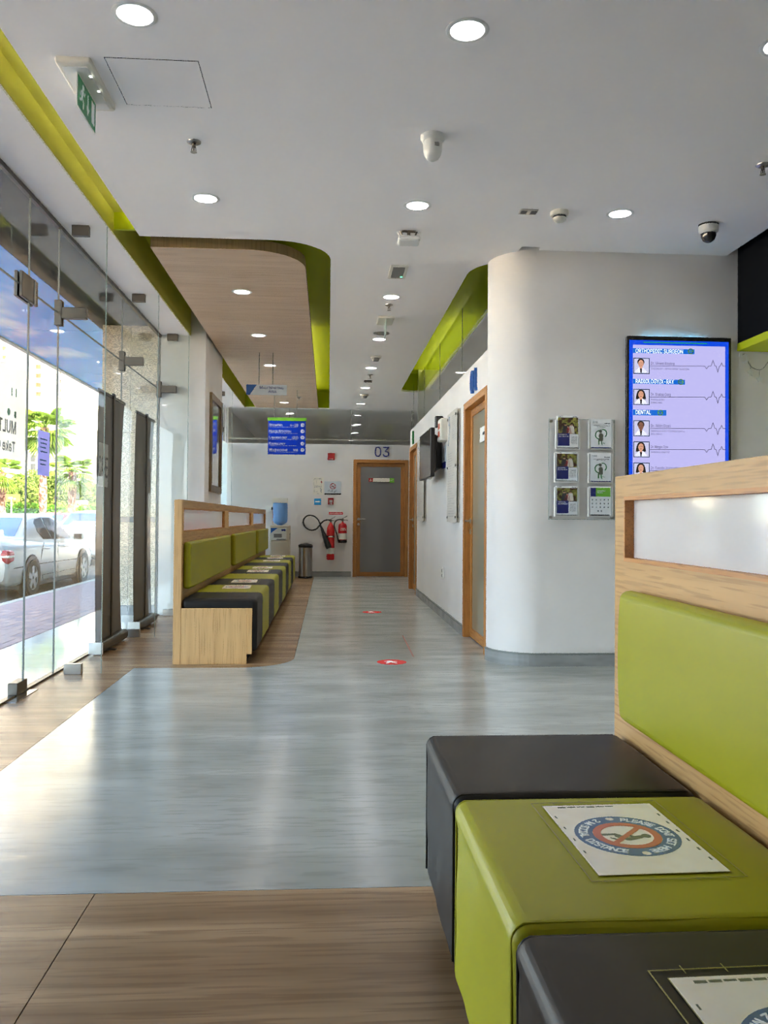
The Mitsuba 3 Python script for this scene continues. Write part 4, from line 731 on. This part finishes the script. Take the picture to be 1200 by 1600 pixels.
for pyc, nm, sb, kind in people:
    fx0, fy0, fx1, fy1 = 989.5, pyc-12.5, 1015, pyc+12
    a = sp(fx0, fy1); b = sp(fx1, fy0); w, hh = b[0]-a[0], b[1]-a[1]
    put(k, 'portrait_frame', flat(R(a[0], a[1], b[0], b[1]), MS2, .001), 'ring_blue', label='blue edged portrait')
    q = XZ(a[0], YS+.002, a[1])
    put(k, 'portrait_ground', flat(R(.006, .006, w-.006, hh-.006), q, .0006), 'black_plastic', label='pale portrait ground', emitter=semit(206, 206, 238))
    q1, q2, q3, q4 = [XZ(a[0], YS+.0014-.0006*i, a[1]) for i in range(4)]
    cx = w*.46; dark = kind == 2
    put(k, 'portrait_hair', flat((unary_union([_disc(.030, cx, hh*.72), Polygon([(cx-.033, hh*.72), (cx+.033, hh*.72), (cx+.040, hh*.36), (cx-.040, hh*.36)])]) if kind in (1, 3) else _disc(.027, cx, hh*.74)), q1, .0005), 'hair', label='dark hair')
    put(k, 'portrait_coat', flat(Polygon([(w*.1, .007), (w*.85, .007), (w*.8, hh*.2), (cx+.016, hh*.4), (cx-.016, hh*.4), (w*.14, hh*.2)]), q2, .0005), 'coat_white', label='white coat', emitter=semit(190, 190, 222))
    put(k, 'portrait_face', flat(unary_union([Point(0, 0).buffer(1, quad_segs=10), ]).__class__([(cx+.021*math.cos(t), hh*.64+.029*math.sin(t)) for t in np.linspace(0, 2*math.pi, 24)]).union(R(cx-.010, hh*.3, cx+.010, hh*.5)), q3, .0005), 'skin_dark' if dark else 'skin', label='face', emitter=semit(*((92, 58, 48) if dark else (176, 124, 104))))
    put(k, 'portrait_features', cat([flat(R(cx-.012, hh*.67, cx-.005, hh*.69), q4, .0004), flat(R(cx+.005, hh*.67, cx+.012, hh*.69), q4, .0004), flat(R(cx-.008, hh*.53, cx+.008, hh*.545), q4, .0004), flat(Polygon([(cx-.008, hh*.33), (cx+.008, hh*.33), (cx+.005, .008), (cx-.004, .008)]), q4, .0004)]), 'hair', label='eyes, mouth and collar')
    p = [sp(x, y) for x, y in ((1015.5, pyc), (1101, pyc), (1104, pyc+4.5), (1107, pyc), (1111, pyc), (1114, pyc-9), (1117, pyc), (1119, pyc), (1121.5, pyc+9.5), (1124, pyc), (1125.5, pyc), (1127.5, pyc-5), (1129.5, pyc), (1133.5, pyc))]
    put(k, 'pulse_line', flat(thickline(p, .0035), MS2, .0006), 'pulse_ink', label='thin dark pulse line')
    c = sp(1017, pyc-2.2); d = sp(1017+len(nm)*2.05, pyc-2.2); put(k, 'name_text', text(nm, .022, XZ(c[0], YS+.0028, c[1]), .0006, False, 'l', d[0]-c[0]), 'name_ink', label='grey name')
    for i, s in enumerate(sb):
        c = sp(1017, pyc+5.3+4.6*i); d = sp(1017+len(s)*1.98, pyc+5); put(k, 'role_text', text(s, .013, XZ(c[0], YS+.0028, c[1]), .0006, False, 'l', d[0]-c[0]), 'role_ink', label='small grey job title')
put(k, 'side_sticker', bx(SX1+.0162, SX1+.0175, YS+.012, YCOL-.025, 1.72, 1.95), 'white_plastic', label='white strip on the casing edge')

# ---------------------------------------------------------------- brochure rack
k = thing('brochure_rack', 'clear acrylic brochure rack with six pockets on the rounded wall', 'brochure rack')
YB = YCOL-.03
sheet(k, [(1.673, YB, 1.12), (2.187, YB, 1.12), (2.187, YB, 1.888), (1.673, YB, 1.888)], 'clear_acrylic', 'board')
put(k, 'edge', tf(prism(R(1.673, 1.12, 2.187, 1.888).difference(R(1.676, 1.123, 2.184, 1.885)), 0, .004), XZ(0, YB+.002, 0)), 'glass_edge', label='polished edge')
for xx in (1.69, 2.168):
    for zz in (1.138, 1.87): put(k, 'standoff', cat([cyl((xx, YB-.006, zz), (xx, YCOL, zz), .007, 12), cyl((xx, YB-.01, zz), (xx, YB, zz), .012, 12)]), 'steel', smooth=40, label='metal standoff')
pk = [(1.730, 1.665), (1.722, 1.412), (1.724, 1.152), (1.986, 1.667), (1.984, 1.410), (1.984, 1.152)]
for x, zz in pk:
    sheet(k, [(x-.006, YB-.034, zz-.006), (x+.172, YB-.034, zz-.006), (x+.172, YB-.040, zz+.205), (x-.006, YB-.040, zz+.205)], 'clear_acrylic', 'pocket')
    put(k, 'pocket_edge', cat([bx(x-.010, x-.006, YB-.036, YB, zz-.008, zz+.215), bx(x+.172, x+.176, YB-.036, YB, zz-.008, zz+.215), bx(x-.01, x+.176, YB-.036, YB, zz-.010, zz-.006)]), 'white_plastic', label='pale pocket edge')
where = ['top left', 'middle left', 'bottom left', 'top right', 'middle right', 'bottom right']
for i, (x, zz) in enumerate(pk):
    kind = 'family' if i < 3 else ('arc' if i < 5 else 'grid')
    b = thing('brochure_stack', {'family': 'brochure with a family photo and a navy block', 'arc': 'white brochure with a green arrow drawing', 'grid': 'brochure with a green header and a grid of icons'}[kind]+f' in the {where[i]} pocket', 'brochure')
    hh = .222 if i else .245
    put(b, 'pages', bx(x, x+.166, YB-.030, YB-.004, zz, zz+hh, .001), 'white_print', label='stack of pages'); M = XZ(x, YB-.030, zz)
    if kind == 'family':
        put(b, 'photo', flat(R(.006, .105, .162, hh-.014), M, .0006), 'photo_print', label='family photo'); put(b, 'navy_block', flat(R(.004, .016, .095, .112), M, .001), 'navy_print', label='navy text block')
        for j in range(3): cx, cy = .062+.024*j, .176-.014*(j % 2); put(b, 'figure_body', flat(Polygon([(cx-.022, .112), (cx+.022, .112), (cx+.013, cy-.010), (cx-.013, cy-.010)]).buffer(.003), M, .0008), ('dark_print', 'red_plastic', 'off_white')[j], label='printed figure'); put(b, 'figure_head', flat(_disc(.0095, cx, cy), M, .0009), 'skin', label='printed face'); put(b, 'figure_hair', flat(_disc(.0105, cx, cy+.002).difference(R(cx-.02, cy-.02, cx+.02, cy+.001)), M, .001), 'hair', label='printed hair')
        put(b, 'print', cat([text('YOUR TRUSTED', .008, M@basis((.012, .096, .001), (1, 0, 0), (0, 1, 0)), .0005, True, 'l', .06), text('HEALTHCARE CENTRE', .008, M@basis((.012, .083, .001), (1, 0, 0), (0, 1, 0)), .0005, True, 'l', .075)]), 'white_print', label='white headline')
        put(b, 'grey_print', cat([flat(R(.105, .03+.008*j, .155, .033+.008*j), M, .0006) for j in range(8)]+[flat(R(.0, .0, .16, .006), M, .0007)]), 'grey_print', label='grey print'); put(b, 'logo', cat([text('CARE', .009, M@basis((.012, hh-.011, .0002), (1, 0, 0), (0, 1, 0)), .0005, True), flat(R(.12, hh-.010, .155, hh-.006), M, .0006)]), 'dark_print', label='dark logo')
    elif kind == 'arc':
        a = unary_union([LineString(arc(.072, .10, .032, 100, 265, 14)).buffer(.004), LineString(arc(.098, .112, .03, 95, -50, 14)).buffer(.004), thickline([(.066, .03), (.068, .06)], .01), thickline([(.092, .025), (.086, .055)], .008), thickline([(.1, .04), (.112, .035)], .005)])
        put(b, 'drawing', flat(a, M, .0006), 'green_letter', label='green arrow drawing'); put(b, 'drawing_core', flat(unary_union([_disc(.018, .084, .095), _disc(.012, .08, .128), R(.07, .055, .1, .095)]), M, .0009), 'icon_grey', label='grey drawn core')
        put(b, 'logo', cat([text('CARE', .011, M@basis((.018, .192, .0002), (1, 0, 0), (0, 1, 0)), .0005, True), flat(R(.11, .186, .155, .191), M, .0006), flat(R(.025, .17, .15, .173), M, .0006), flat(R(.05, .16, .12, .162), M, .0006)]), 'dark_print', label='dark print'); put(b, 'foot_band', flat(R(.006, 0, .16, .006), M, .0007), 'navy_print', label='navy foot')
    else:
        put(b, 'header', flat(R(.006, .145, .16, .212), M, .0006), 'lime_print', label='green header'); put(b, 'navy_block', flat(R(.006, .145, .046, .212), M, .0008), 'navy_print', label='navy header block'); put(b, 'header_print', cat([flat(R(.056, .185, .12, .190), M, .001), flat(R(.056, .172, .10, .176), M, .001)]), 'white_print')
        put(b, 'icons', cat([flat(_disc(.005, .016+.031*c+.004, .12-.028*r), M, .0006) for r in range(3) for c in range(5)]+[flat(_disc(.006, .065, .035), M, .0006), flat(_disc(.006, .09, .035), M, .0006)]), 'dark_print', label='grid of dark icons'); put(b, 'foot_band', flat(R(.006, 0, .155, .008), M, .0007), 'dark_print', label='dark foot')

# ---------------------------------------------------------------- garland below the bulkhead
k = thing('garland', 'thin wire garland with silver moon and star ornaments under the bulkhead', 'garland')
yG = YCOL-.012
put(k, 'hook', bx(3.182, 3.205, yG-.004, YCOL, 2.395, 2.43, .002), 'white_plastic', label='adhesive hook')
wire = spline([(3.193, yG, 2.40), (3.228, yG, 2.42), (3.26, yG, 2.345), (3.31, yG, 2.305), (3.354, yG, 2.30), (3.40, yG, 2.345), (3.45, yG, 2.40)], 30)
put(k, 'wire', tube(wire, .002, 6), 'dark_steel', smooth=True, label='thin wire')
moon = _disc(.035, 0, 0).difference(_disc(.033, -.016, .006)); star = Polygon([(.034*(1 if i % 2 == 0 else .42)*math.sin(math.pi*i/5), .034*(1 if i % 2 == 0 else .42)*math.cos(math.pi*i/5)) for i in range(10)])
put(k, 'moon', flat(moon, XZ(3.222, yG, 2.385), .005), 'silver', label='silver moon')
for x, zz in ((3.27, 2.275), (3.345, 2.225)): put(k, 'star', flat(star, XZ(x, yG, zz), .006), 'silver', label='silver star'); put(k, 'thread', cyl((x, yG, zz+.03), (x, yG, zz+.075), .0012, 5), 'dark_steel')

# ---------------------------------------------------------------- outside: pavement, road
ZR = -.15
struct('pavement', bx(-4.05, -1.95, -8, 60, -.35, -.012), 'kerb_stone', 'lilac brick pavement and pale stone apron outside the glass front')
def put_shared(k, name, d, tw): put(k, name, d, None, to_world=tw)
tile = mikit.ply(bx(-.377, .377, -.297, .297, -.03, 0, .002), 'pale_stone')
for i in range(32): put_shared('pavement', 'stone_tile', tile, T().translate([-2.335, -7.2+.6*i, .0]))
bricks = [mikit.ply(bx(-.049, .049, -.099, .099, -.013, 0, .002), f'brick_lilac_{i}') for i in range(3)]
cells = [(-2.775-.10*c, 3.5+.2*r+(.1 if c % 2 else 0)) for r in range(70) for c in range(13)]
cells.sort(key=lambda q: abs(q[1]-7.5))
vis = [q for q in cells if q[1] > 5.5][:300]; rest = [q for q in cells if q not in set(vis)]
for q in vis: put_shared('pavement', 'brick', bricks[RNG.integers(3)], T().translate([q[0], q[1], RNG.uniform(-.002, .001)]))
put('pavement', 'far_bricks', cat([bx(q[0]-.048, q[0]+.048, q[1]-.098, q[1]+.098, -.03, 0) for q in rest]+[bx(-4.0, -2.74, 17.6, 60, -.03, -.001), bx(-4.0, -2.74, -8, 3.3, -.03, -.001)]), 'brick_lilac_0', kind='stuff', label='farther lilac bricks')
put('pavement', 'kerb', bx(-4.16, -4.03, -8, 60, -.4, .0, .01), 'kerb_stone', label='pale kerb')
struct('road', bx(-14, -4.1, -20, 400, -.5, ZR), 'asphalt', 'asphalt road beside the pavement')
struct('ground', bx(-400, -14, -60, 600, -.5, ZR-.01), 'kerb_stone', 'pale ground across the road')
# canopy over the pavement and the stone clad pillar
struct('canopy', bx(-2.66, -1.95, -8, 9.6, 3.3, 3.5), 'canopy_dark', 'canopy over the pavement outside the glass front')
put('canopy', 'dark_soffit', bx(-2.66, -1.95, 9.6, 40, 3.3, 3.5), 'canopy_dark')
for i in range(16): put('canopy', 'sky_painted_panel', bx(-3.99, -2.665, -8+3*i+.004, -5+3*i-.004, 3.3, 3.45, .004), 'canopy_painted_sky', label='soffit panel painted with reflected sky and clouds')
put('canopy', 'fascia', bx(-4.05, -3.995, -8, 40, 3.28, 3.8), 'kerb_stone', label='pale canopy edge')
struct('stone_pillar', bx(-2.54, -1.96, 9.64, 11.0, -.05, 3.29), 'granite_dark', 'granite clad pillar outside the glass front')
for z0, z1, m in ((-.0, .11, 'granite_dark'), (.113, 1.05, 'granite'), (1.053, 1.11, 'granite_dark'), (1.113, 2.065, 'granite'), (2.069, 3.29, 'granite')):
    for x0, x1 in ((-2.56, -2.26), (-2.257, -1.96)): put('stone_pillar', 'granite_panel', bx(x0, x1, 9.61, 9.64, z0, z1, .002), m, label='grey granite band' if m == 'granite_dark' else 'speckled beige granite panel')
    put('stone_pillar', 'granite_panel', bx(-2.575, -2.54, 9.61, 11.0, z0, z1, .002), m)

# ---------------------------------------------------------------- cars
def sedan(label, x_right, y_rear, paint, s=.9, detail=True, z0=ZR):
    """right side at x_right, rear bumper at y_rear, heading away (+y)"""
    k = thing('parked_car', label, 'car'); L, W = 4.85, 1.80
    S = lambda p: np.array(p, float)*s
    def place(m): m = m.copy(); m.apply_scale([s, s*1.09, s]); m.apply_translation([x_right-W*s/2, y_rear, z0]); return m
    def loft(stations):
        n = len(stations[0]); V = np.array([q for st in stations for q in st]); Fc = []
        for i in range(len(stations)-1):
            for j in range(n-1):
                a = i*n+j; Fc += [[a, a+n, a+n+1], [a, a+n+1, a+1]]
        m = trimesh.Trimesh(V, Fc, process=False)
        for st, flip in ((0, False), (len(stations)-1, True)):
            c = len(m.vertices); ring = [st*n+j for j in range(n)]; V2 = np.vstack([m.vertices, np.mean(m.vertices[ring], axis=0)])
            F2 = [[c, ring[j], ring[j+1]] if not flip else [c, ring[j+1], ring[j]] for j in range(n-1)]
            m = trimesh.Trimesh(V2, np.vstack([m.faces, F2]), process=False)
        return m
    # body: y, half width, sill z, belt z, deck z
    st = [(0, .70, .42, .72, .80), (.03, .80, .30, .80, .93), (.15, .86, .24, .84, .99), (.6, .895, .22, .87, 1.02), (1.2, .90, .21, .88, 1.0), (2.4, .90, .21, .86, .95), (3.4, .895, .21, .82, .92), (4.2, .86, .22, .76, .83), (4.65, .78, .26, .68, .72), (4.82, .66, .34, .58, .62), (4.85, .55, .42, .52, .55)]
    rows = []
    for y, w, zs, zb, zd in st:
        half = [(w*.90, zs), (w*.97, zs+.06), (w, (zs+zb)*.5), (w*.985, zb-.08), (w*.945, zb), (w*.80, zd-.015), (w*.4, zd)]
        rows.append([(x, y, zz) for x, zz in half]+[(-x, y, zz) for x, zz in half[::-1]]+[(half[0][0], y, half[0][1])])
    put(k, 'body', place(loft([r[::-1] for r in rows])), paint, smooth=35, label='painted body')
    # cabin
    top = [(.95, .66, 1.0, .64, 1.02), (1.25, .70, .98, .585, 1.20), (1.55, .73, .97, .56, 1.36), (2.0, .74, .95, .555, 1.43), (2.5, .745, .94, .555, 1.44), (2.95, .74, .93, .56, 1.38), (3.3, .73, .92, .60, 1.18), (3.62, .70, .91, .66, .95)]
    rows = []
    for y, wb, zb, wt, zt in top:
        half = [(wb+.065, zb-.10), (wb+.055, zb-.03), (wt+.10, zb+(zt-zb)*.55), (wt+.03, zb+(zt-zb)*.9), (wt-.05, zt-.005), (wt*.5, zt+.015), ]
        rows.append([(x, y, zz) for x, zz in half]+[(-x, y, zz) for x, zz in half[::-1]])
    put(k, 'roof', place(loft([r[::-1] for r in rows])), paint, smooth=40, label='roof and pillars')
    def side_x(y, zz):
        ys = [t[0] for t in top]; f = lambda j: np.interp(y, ys, [t[j] for t in top]); zb, zt, wb, wt = f(2), f(4), f(1), f(3)
        t = np.clip((zz-zb)/np.maximum(zt-zb, .05), -.05, 1); a, b, c, d = wb+.055, wt+.10, wt+.03, wt-.05
        return np.where(t < .55, a+(b-a)*(t+.05)/.6, np.where(t < .9, b+(c-b)*(t-.55)/.35, c+(d-c)*(t-.9)/.1))
    def side_panel(poly, off):
        m = prism(Polygon(poly).buffer(0), 0, 1); m = trimesh.Trimesh(*trimesh.remesh.subdivide_to_size(m.vertices, m.faces, .18)) if detail else m
        v = m.vertices; o = off*np.where(v[:, 2] > .5, 1, -.8); y, zz = v[:, 0].copy(), v[:, 1].copy()
        m.vertices = np.stack([side_x(y, zz)+o, y, zz], 1); return m
    wr = [(1.78, .98), (1.66, 1.12), (1.68, 1.28), (1.78, 1.345), (2.08, 1.375), (2.16, .97)]; wf = [(2.23, .965), (2.15, 1.375), (2.55, 1.37), (2.92, 1.27), (3.28, 1.0), (3.30, .96)]
    for a in (wr, wf): put(k, 'side_window', place(side_panel(a, .012)), 'car_glass_dark', smooth=30, label='dark side window')
    put(k, 'rear_window', place(hull([(x, y, zz+d) for d in (0, .02) for x, y, zz in ((-.56, .985, 1.03), (.56, .985, 1.03), (.50, 1.48, 1.345), (-.50, 1.48, 1.345))])), 'car_glass_blue', label='blue tinted rear window')
    put(k, 'tail_lamp', place(tri(rbox(.50, .862, .02, .30, .60, .84, .07, 12))), 'tail_red', smooth=40, label='red tail lamp'); put(k, 'tail_lamp', place(tri(rbox(-.855, -.52, .03, .24, .62, .80, .06, 12))), 'tail_red', smooth=40, label='red tail lamp'); put(k, 'tail_reflector', place(tri(rbox(.49, .868, .014, .25, .71, .75, .012, 8))), 'off_white', label='pale strip of the lamp')
    for yy in (.92, 3.68):
        w = 'wheel'; xo = .93
        put(k, 'wheel_well', place(lathe([(0, -.02), (.365, -.02), (.372, .008), (0, .008)], (.9, yy, .345), (1, 0, 0), 36)), 'black_plastic', label='dark wheel well')
        kk = put(k, w, place(lathe([(.2, -.20), (.30, -.20), (.325, -.17), (.325, -.03), (.30, -.005), (.21, -.005)], (xo, yy, .325), (1, 0, 0), 36)), 'tyre', smooth=40, label='tyre')
        rim = [lathe([(.0, -.05), (.21, -.05), (.225, -.008), (.20, -.012), (.19, -.04)], (xo, yy, .325), (1, 0, 0), 30)]
        for i in range(5):
            a = 2*math.pi*i/5+.3; c, q = math.cos(a), math.sin(a); tq = np.array([0, -q, c])
            rim.append(hull([np.array([xo+h_, yy, .325])+np.array([0, c, q])*r_+tq*w_ for h_ in (-.05, -.012) for r_, ww in ((.03, .04), (.205, .05)) for w_ in (-ww, ww)]))
        scene[kk+'__rim'] = mikit.ply(place(cat(rim)), 'alloy', smooth=30)
        scene[kk+'__rim_back'] = mikit.ply(place(lathe([(0, -.06), (.2, -.06)], (xo, yy, .325), (1, 0, 0), 24)), 'black_plastic')
        put(k, 'wheel_arch', place(lathe([(.33, -.16), (.355, -.03), (.375, -.004), (.385, -.015)], (.905, yy, .35), (1, 0, 0), 36)), 'black_plastic', smooth=40, label='wheel arch')
        put(k, 'far_wheel', place(cyl((-.9, yy, .325), (-.7, yy, .325), .325, 28)), 'tyre', label='wheel on the far side')
    for yy in (1.62, 2.62): put(k, 'door_handle', place(tri(rbox(.885, .925, yy-.1, yy+.1, .80, .83, .012, 8))), 'chrome', smooth=40)
    put(k, 'side_mirror', place(tri(rbox(.86, 1.06, 3.12, 3.24, .93, 1.06, .04, 12))), paint, smooth=40); put(k, 'mirror_glass', place(bx(.89, 1.04, 3.112, 3.121, .95, 1.045)), 'car_glass_dark', label='mirror glass')
    put(k, 'seam_line', place(cat([tube([(.893, yy, zz) for yy, zz in pts], .005, 5) for pts in ([(1.30, .50), (1.36, .70), (1.46, .92)], [(2.2, .24), (2.21, .6), (2.2, .93)], [(1.42, .26), (1.42, .34), (2.0, .34), (3.3, .34)])]+[tube([(.905, 1.25, .55), (.908, 2.2, .545), (.905, 3.35, .53)], .006, 5), tube([(-.7, .02, .52), (0, -.005, .52), (.72, .03, .52), (.86, .22, .53), (.897, .55, .54)], .008, 5)])), 'dark_print', smooth=True, label='dark panel seams')
    put(k, 'sill', place(bx(-.84, .84, .5, 4.2, .14, .24, .02)), 'dark_print', label='dark underside')
    return k
sedan('silver white parked sedan seen from its rear right side outside the glass', -4.63, 12.52, 'car_paint')
sedan('white parked car beyond the silver sedan', -5.6, 21.5, 'car_paint_white', .98)
sedan('red car far down the road beyond the silver sedan', -8.3, 26.5, 'car_paint_red', .95, False)

# ---------------------------------------------------------------- planting
def leaf_cards(n, size, fn, asp=.45, seed=1):
    r = np.random.default_rng(seed); V, Fc = [], []
    for i in range(n):
        p = np.array(fn(r)); d = r.normal(size=3); d /= np.linalg.norm(d); e = np.cross(d, r.normal(size=3)); e /= np.linalg.norm(e); s_ = size*r.uniform(.6, 1.3)
        b = len(V); V += [p-d*s_, p+e*s_*asp, p+d*s_, p-e*s_*asp]; Fc += [[b, b+1, b+2], [b, b+2, b+3]]
    return trimesh.Trimesh(np.array(V), Fc, process=False)
def palm(px, py_crown, y, rad, label, seed, fronds=34):
    c = at(px, py_crown, y=y); k = thing('palm_tree', label, 'palm tree'); r = np.random.default_rng(seed)
    zt = c[2]; pts = [(c[0]+.04*math.sin(3*t+seed), c[1], ZR+(zt-ZR)*t) for t in np.linspace(0, 1, 14)]
    put(k, 'trunk', tube(pts, [.17+.02*math.sin(19*t) for t in np.linspace(0, 1, 14)], 12), 'palm_trunk', smooth=False)
    for i in range(fronds):
        a = i*2.39996; el = r.uniform(-1.0, 1.1); L = rad*r.uniform(.75, 1.1); d = np.array([math.cos(a)*math.cos(el), math.sin(a)*math.cos(el), math.sin(el)]); side = np.cross(d, [0, 0, 1]); side /= np.linalg.norm(side)+1e-9; o = np.array([c[0], c[1], zt])
        V, Fc = [], []; hubp = o+d*L*.5+np.array([0, 0, -.05*rad])
        stem = [o, o+d*L*.25, hubp]; V += [stem[0]-side*.02, stem[0]+side*.02, hubp+side*.02, hubp-side*.02]; Fc += [[0, 1, 2], [0, 2, 3]]
        for j in range(11):
            an = (j-5)*.22; dd = d*math.cos(an)+side*math.sin(an); tip = hubp+dd*L*.55+np.array([0, 0, -.16*L]); w_ = np.cross(dd, [0, 0, 1]); w_ /= np.linalg.norm(w_)+1e-9; mid = hubp+dd*L*.32; b = len(V)
            V += [hubp, mid+w_*.035*rad, tip, mid-w_*.035*rad]; Fc += [[b, b+1, b+2], [b, b+2, b+3]]
        put(k, 'frond', trimesh.Trimesh(np.array(V), Fc, process=False), 'leaf_palm', label='fan shaped frond' if i == 0 else None)
palm(70, 668, 38, 1.35, 'taller palm tree with a full crown behind the lilac glass notice', 3, 44)
palm(112, 735, 36, 1.0, 'shorter palm tree to the right of the silver car roof', 5, 30)
palm(4, 738, 34, .9, 'palm tree with a thick trunk at the left edge of the photo', 9, 24)
for i, (px, y, w, zt, l) in enumerate(((28, 44, 2.0, 3.2, 'left of the taller palm'), (52, 53, 2.4, 4.0, 'behind the taller palm'), (84, 47, 2.2, 3.6, 'between the two palms'), (106, 50.5, 2.0, 3.4, 'behind the shorter palm'), (134, 44, 1.7, 3.0, 'right of the shorter palm'))):
    c = at(px, 800, y=y); k = thing('street_tree', f'loose green tree across the road, {l}', 'tree')
    put(k, 'trunk', cyl((c[0], y, ZR), (c[0]+.1, y, zt*.6), .12, 8), 'bark')
    def fn(r, c=c, y=y, w=w, zt=zt):
        v = r.normal(size=3); v /= np.linalg.norm(v); q = r.uniform(.35, 1)**.5; return (c[0]+v[0]*w*.5*q*1.1, y+v[1]*w*.5*q, zt*.58+v[2]*zt*.42*q)
    put(k, 'foliage', leaf_cards(2600, .13, fn, seed=20+i), 'leaf_tree', kind='stuff', label='loose leaves')
k = thing('clipped_hedge', 'low clipped bright green hedge across the road', 'hedge')
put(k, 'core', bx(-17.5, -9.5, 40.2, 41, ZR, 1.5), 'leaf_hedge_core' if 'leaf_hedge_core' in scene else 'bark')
put(k, 'foliage', leaf_cards(6000, .09, lambda r: (r.uniform(-17.7, -9.3), 40.2-abs(r.normal())*.08, r.uniform(ZR, 1.68)), seed=4), 'leaf_hedge', kind='stuff', label='clipped leaves')
# far signs and van
c = at(20, 778, y=32)
k = thing('street_sign', 'yellow street sign plate across the road at the left photo edge', 'sign'); put(k, 'plate', bx(c[0]-.25, c[0]+.25, 32, 32.03, c[2]-.14, c[2]+.14), 'yellow_sign'); put(k, 'post', cyl((c[0]-.05, 32.02, ZR), (c[0]-.05, 32.02, c[2]), .03, 8), 'steel'); put(k, 'print', cat([bx(c[0]-.15, c[0]-.02, 31.99, 32, c[2]-.05, c[2]+.03), bx(c[0]+.03, c[0]+.1, 31.99, 32, c[2]-.06, c[2])]), 'off_white', label='pale print')
c = at(17, 755, y=60)
k = thing('white_van', 'white van with a blue windscreen beyond the palm at the left photo edge', 'van')
put(k, 'body', hull([(c[0]+sx*1.0, 60+yy, zz) for sx in (-1, 1) for yy, zz in ((0, .3), (0, 1.9), (.6, 4.3), (5, 4.3), (5, .3))]), 'car_paint_white'); put(k, 'windscreen', hull([(c[0]+sx*.85, yy-.03, zz) for sx in (-1, 1) for yy, zz in ((60.05, 2.2), (60.42, 3.6), (60.09, 2.2), (60.46, 3.6))]), 'car_glass_blue', label='blue windscreen')
for sx in (-.8, .8):
    for yy in (61, 64): put(k, 'wheel', cyl((c[0]+sx-.15, yy, .25), (c[0]+sx+.15, yy, .25), .4, 18), 'tyre')
c = at(121, 775, y=41)
k = thing('street_sign', 'small dark street plate on a white post before the far trees', 'sign'); put(k, 'plate', bx(c[0]-.1, c[0]+.1, 41, 41.03, c[2]-.17, c[2]+.17), 'dark_print'); put(k, 'post', bx(c[0]-.12, c[0]+.42, 41.05, 41.2, ZR, c[2]-.2), 'tower_white', label='white pillar box')

# ---------------------------------------------------------------- towers across the road
def tower(label, y, px0, px1, zt, mat_, depth=25):
    k = thing('apartment_tower', label, 'building'); x0, x1 = at(px0, 800, y=y)[0], at(px1, 800, y=y)[0]
    put(k, 'body', bx(x0, x1, y, y+depth, ZR, zt), mat_); return k
def win(k, y, px0, px1, py0, py1, m='tower_window', name='window', dep=.35):
    a, b = at(px0, py1, y=y), at(px1, py0, y=y); put(k, name, bx(a[0], b[0], y-.05, y+dep, a[2], b[2]), m)
def balcony(k, y, px0, px1, py0, py1):
    a, b = at(px0, py1, y=y), at(px1, py0, y=y); h = b[2]-a[2]
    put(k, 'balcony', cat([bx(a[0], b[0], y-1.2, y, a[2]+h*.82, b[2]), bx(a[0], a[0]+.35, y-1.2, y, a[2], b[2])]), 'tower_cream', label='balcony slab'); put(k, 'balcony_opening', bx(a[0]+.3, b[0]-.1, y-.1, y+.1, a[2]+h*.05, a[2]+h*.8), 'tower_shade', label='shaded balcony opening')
Y1 = 260
k = tower('tall pale apartment tower with stacked balconies at the left of the glass front', Y1, -160, 92, 95, 'tower_white')
for i in range(11): balcony(k, Y1, 55.5, 64, 520+14.2*i-50, 527+14.2*i-50)
for i in range(9): balcony(k, Y1, 3, 10.5, 512+14.2*i, 519+14.2*i)
for i in range(10): balcony(k, Y1, 92.5, 99, 590+14.2*i-40, 596+14.2*i-40)
for i in range(5): win(k, Y1, 48, 55, 683+14*i, 693+14*i)
for i in range(5): win(k, Y1, 104-14, 110-14, 684+14.2*i, 694+14.2*i)
Y2 = 240
k = tower('pale apartment tower with two columns of dark windows right of the balconied one', Y2, 92.5, 139, 80, 'tower_white')
for i in range(11): win(k, Y2, 117, 121, 601+14.2*i, 612+14.2*i); win(k, Y2, 124.5, 131.5, 574+14.2*i, 585+14.2*i) if i < 9 else None
for i in range(4): win(k, Y2, 104, 111.5, 684+14.2*i, 694+14.2*i)
Y3 = 170
k = tower('lower cream apartment block with arched openings', Y3, 119, 240, 18, 'tower_cream')
for r in range(4):
    for c_ in range(3): 
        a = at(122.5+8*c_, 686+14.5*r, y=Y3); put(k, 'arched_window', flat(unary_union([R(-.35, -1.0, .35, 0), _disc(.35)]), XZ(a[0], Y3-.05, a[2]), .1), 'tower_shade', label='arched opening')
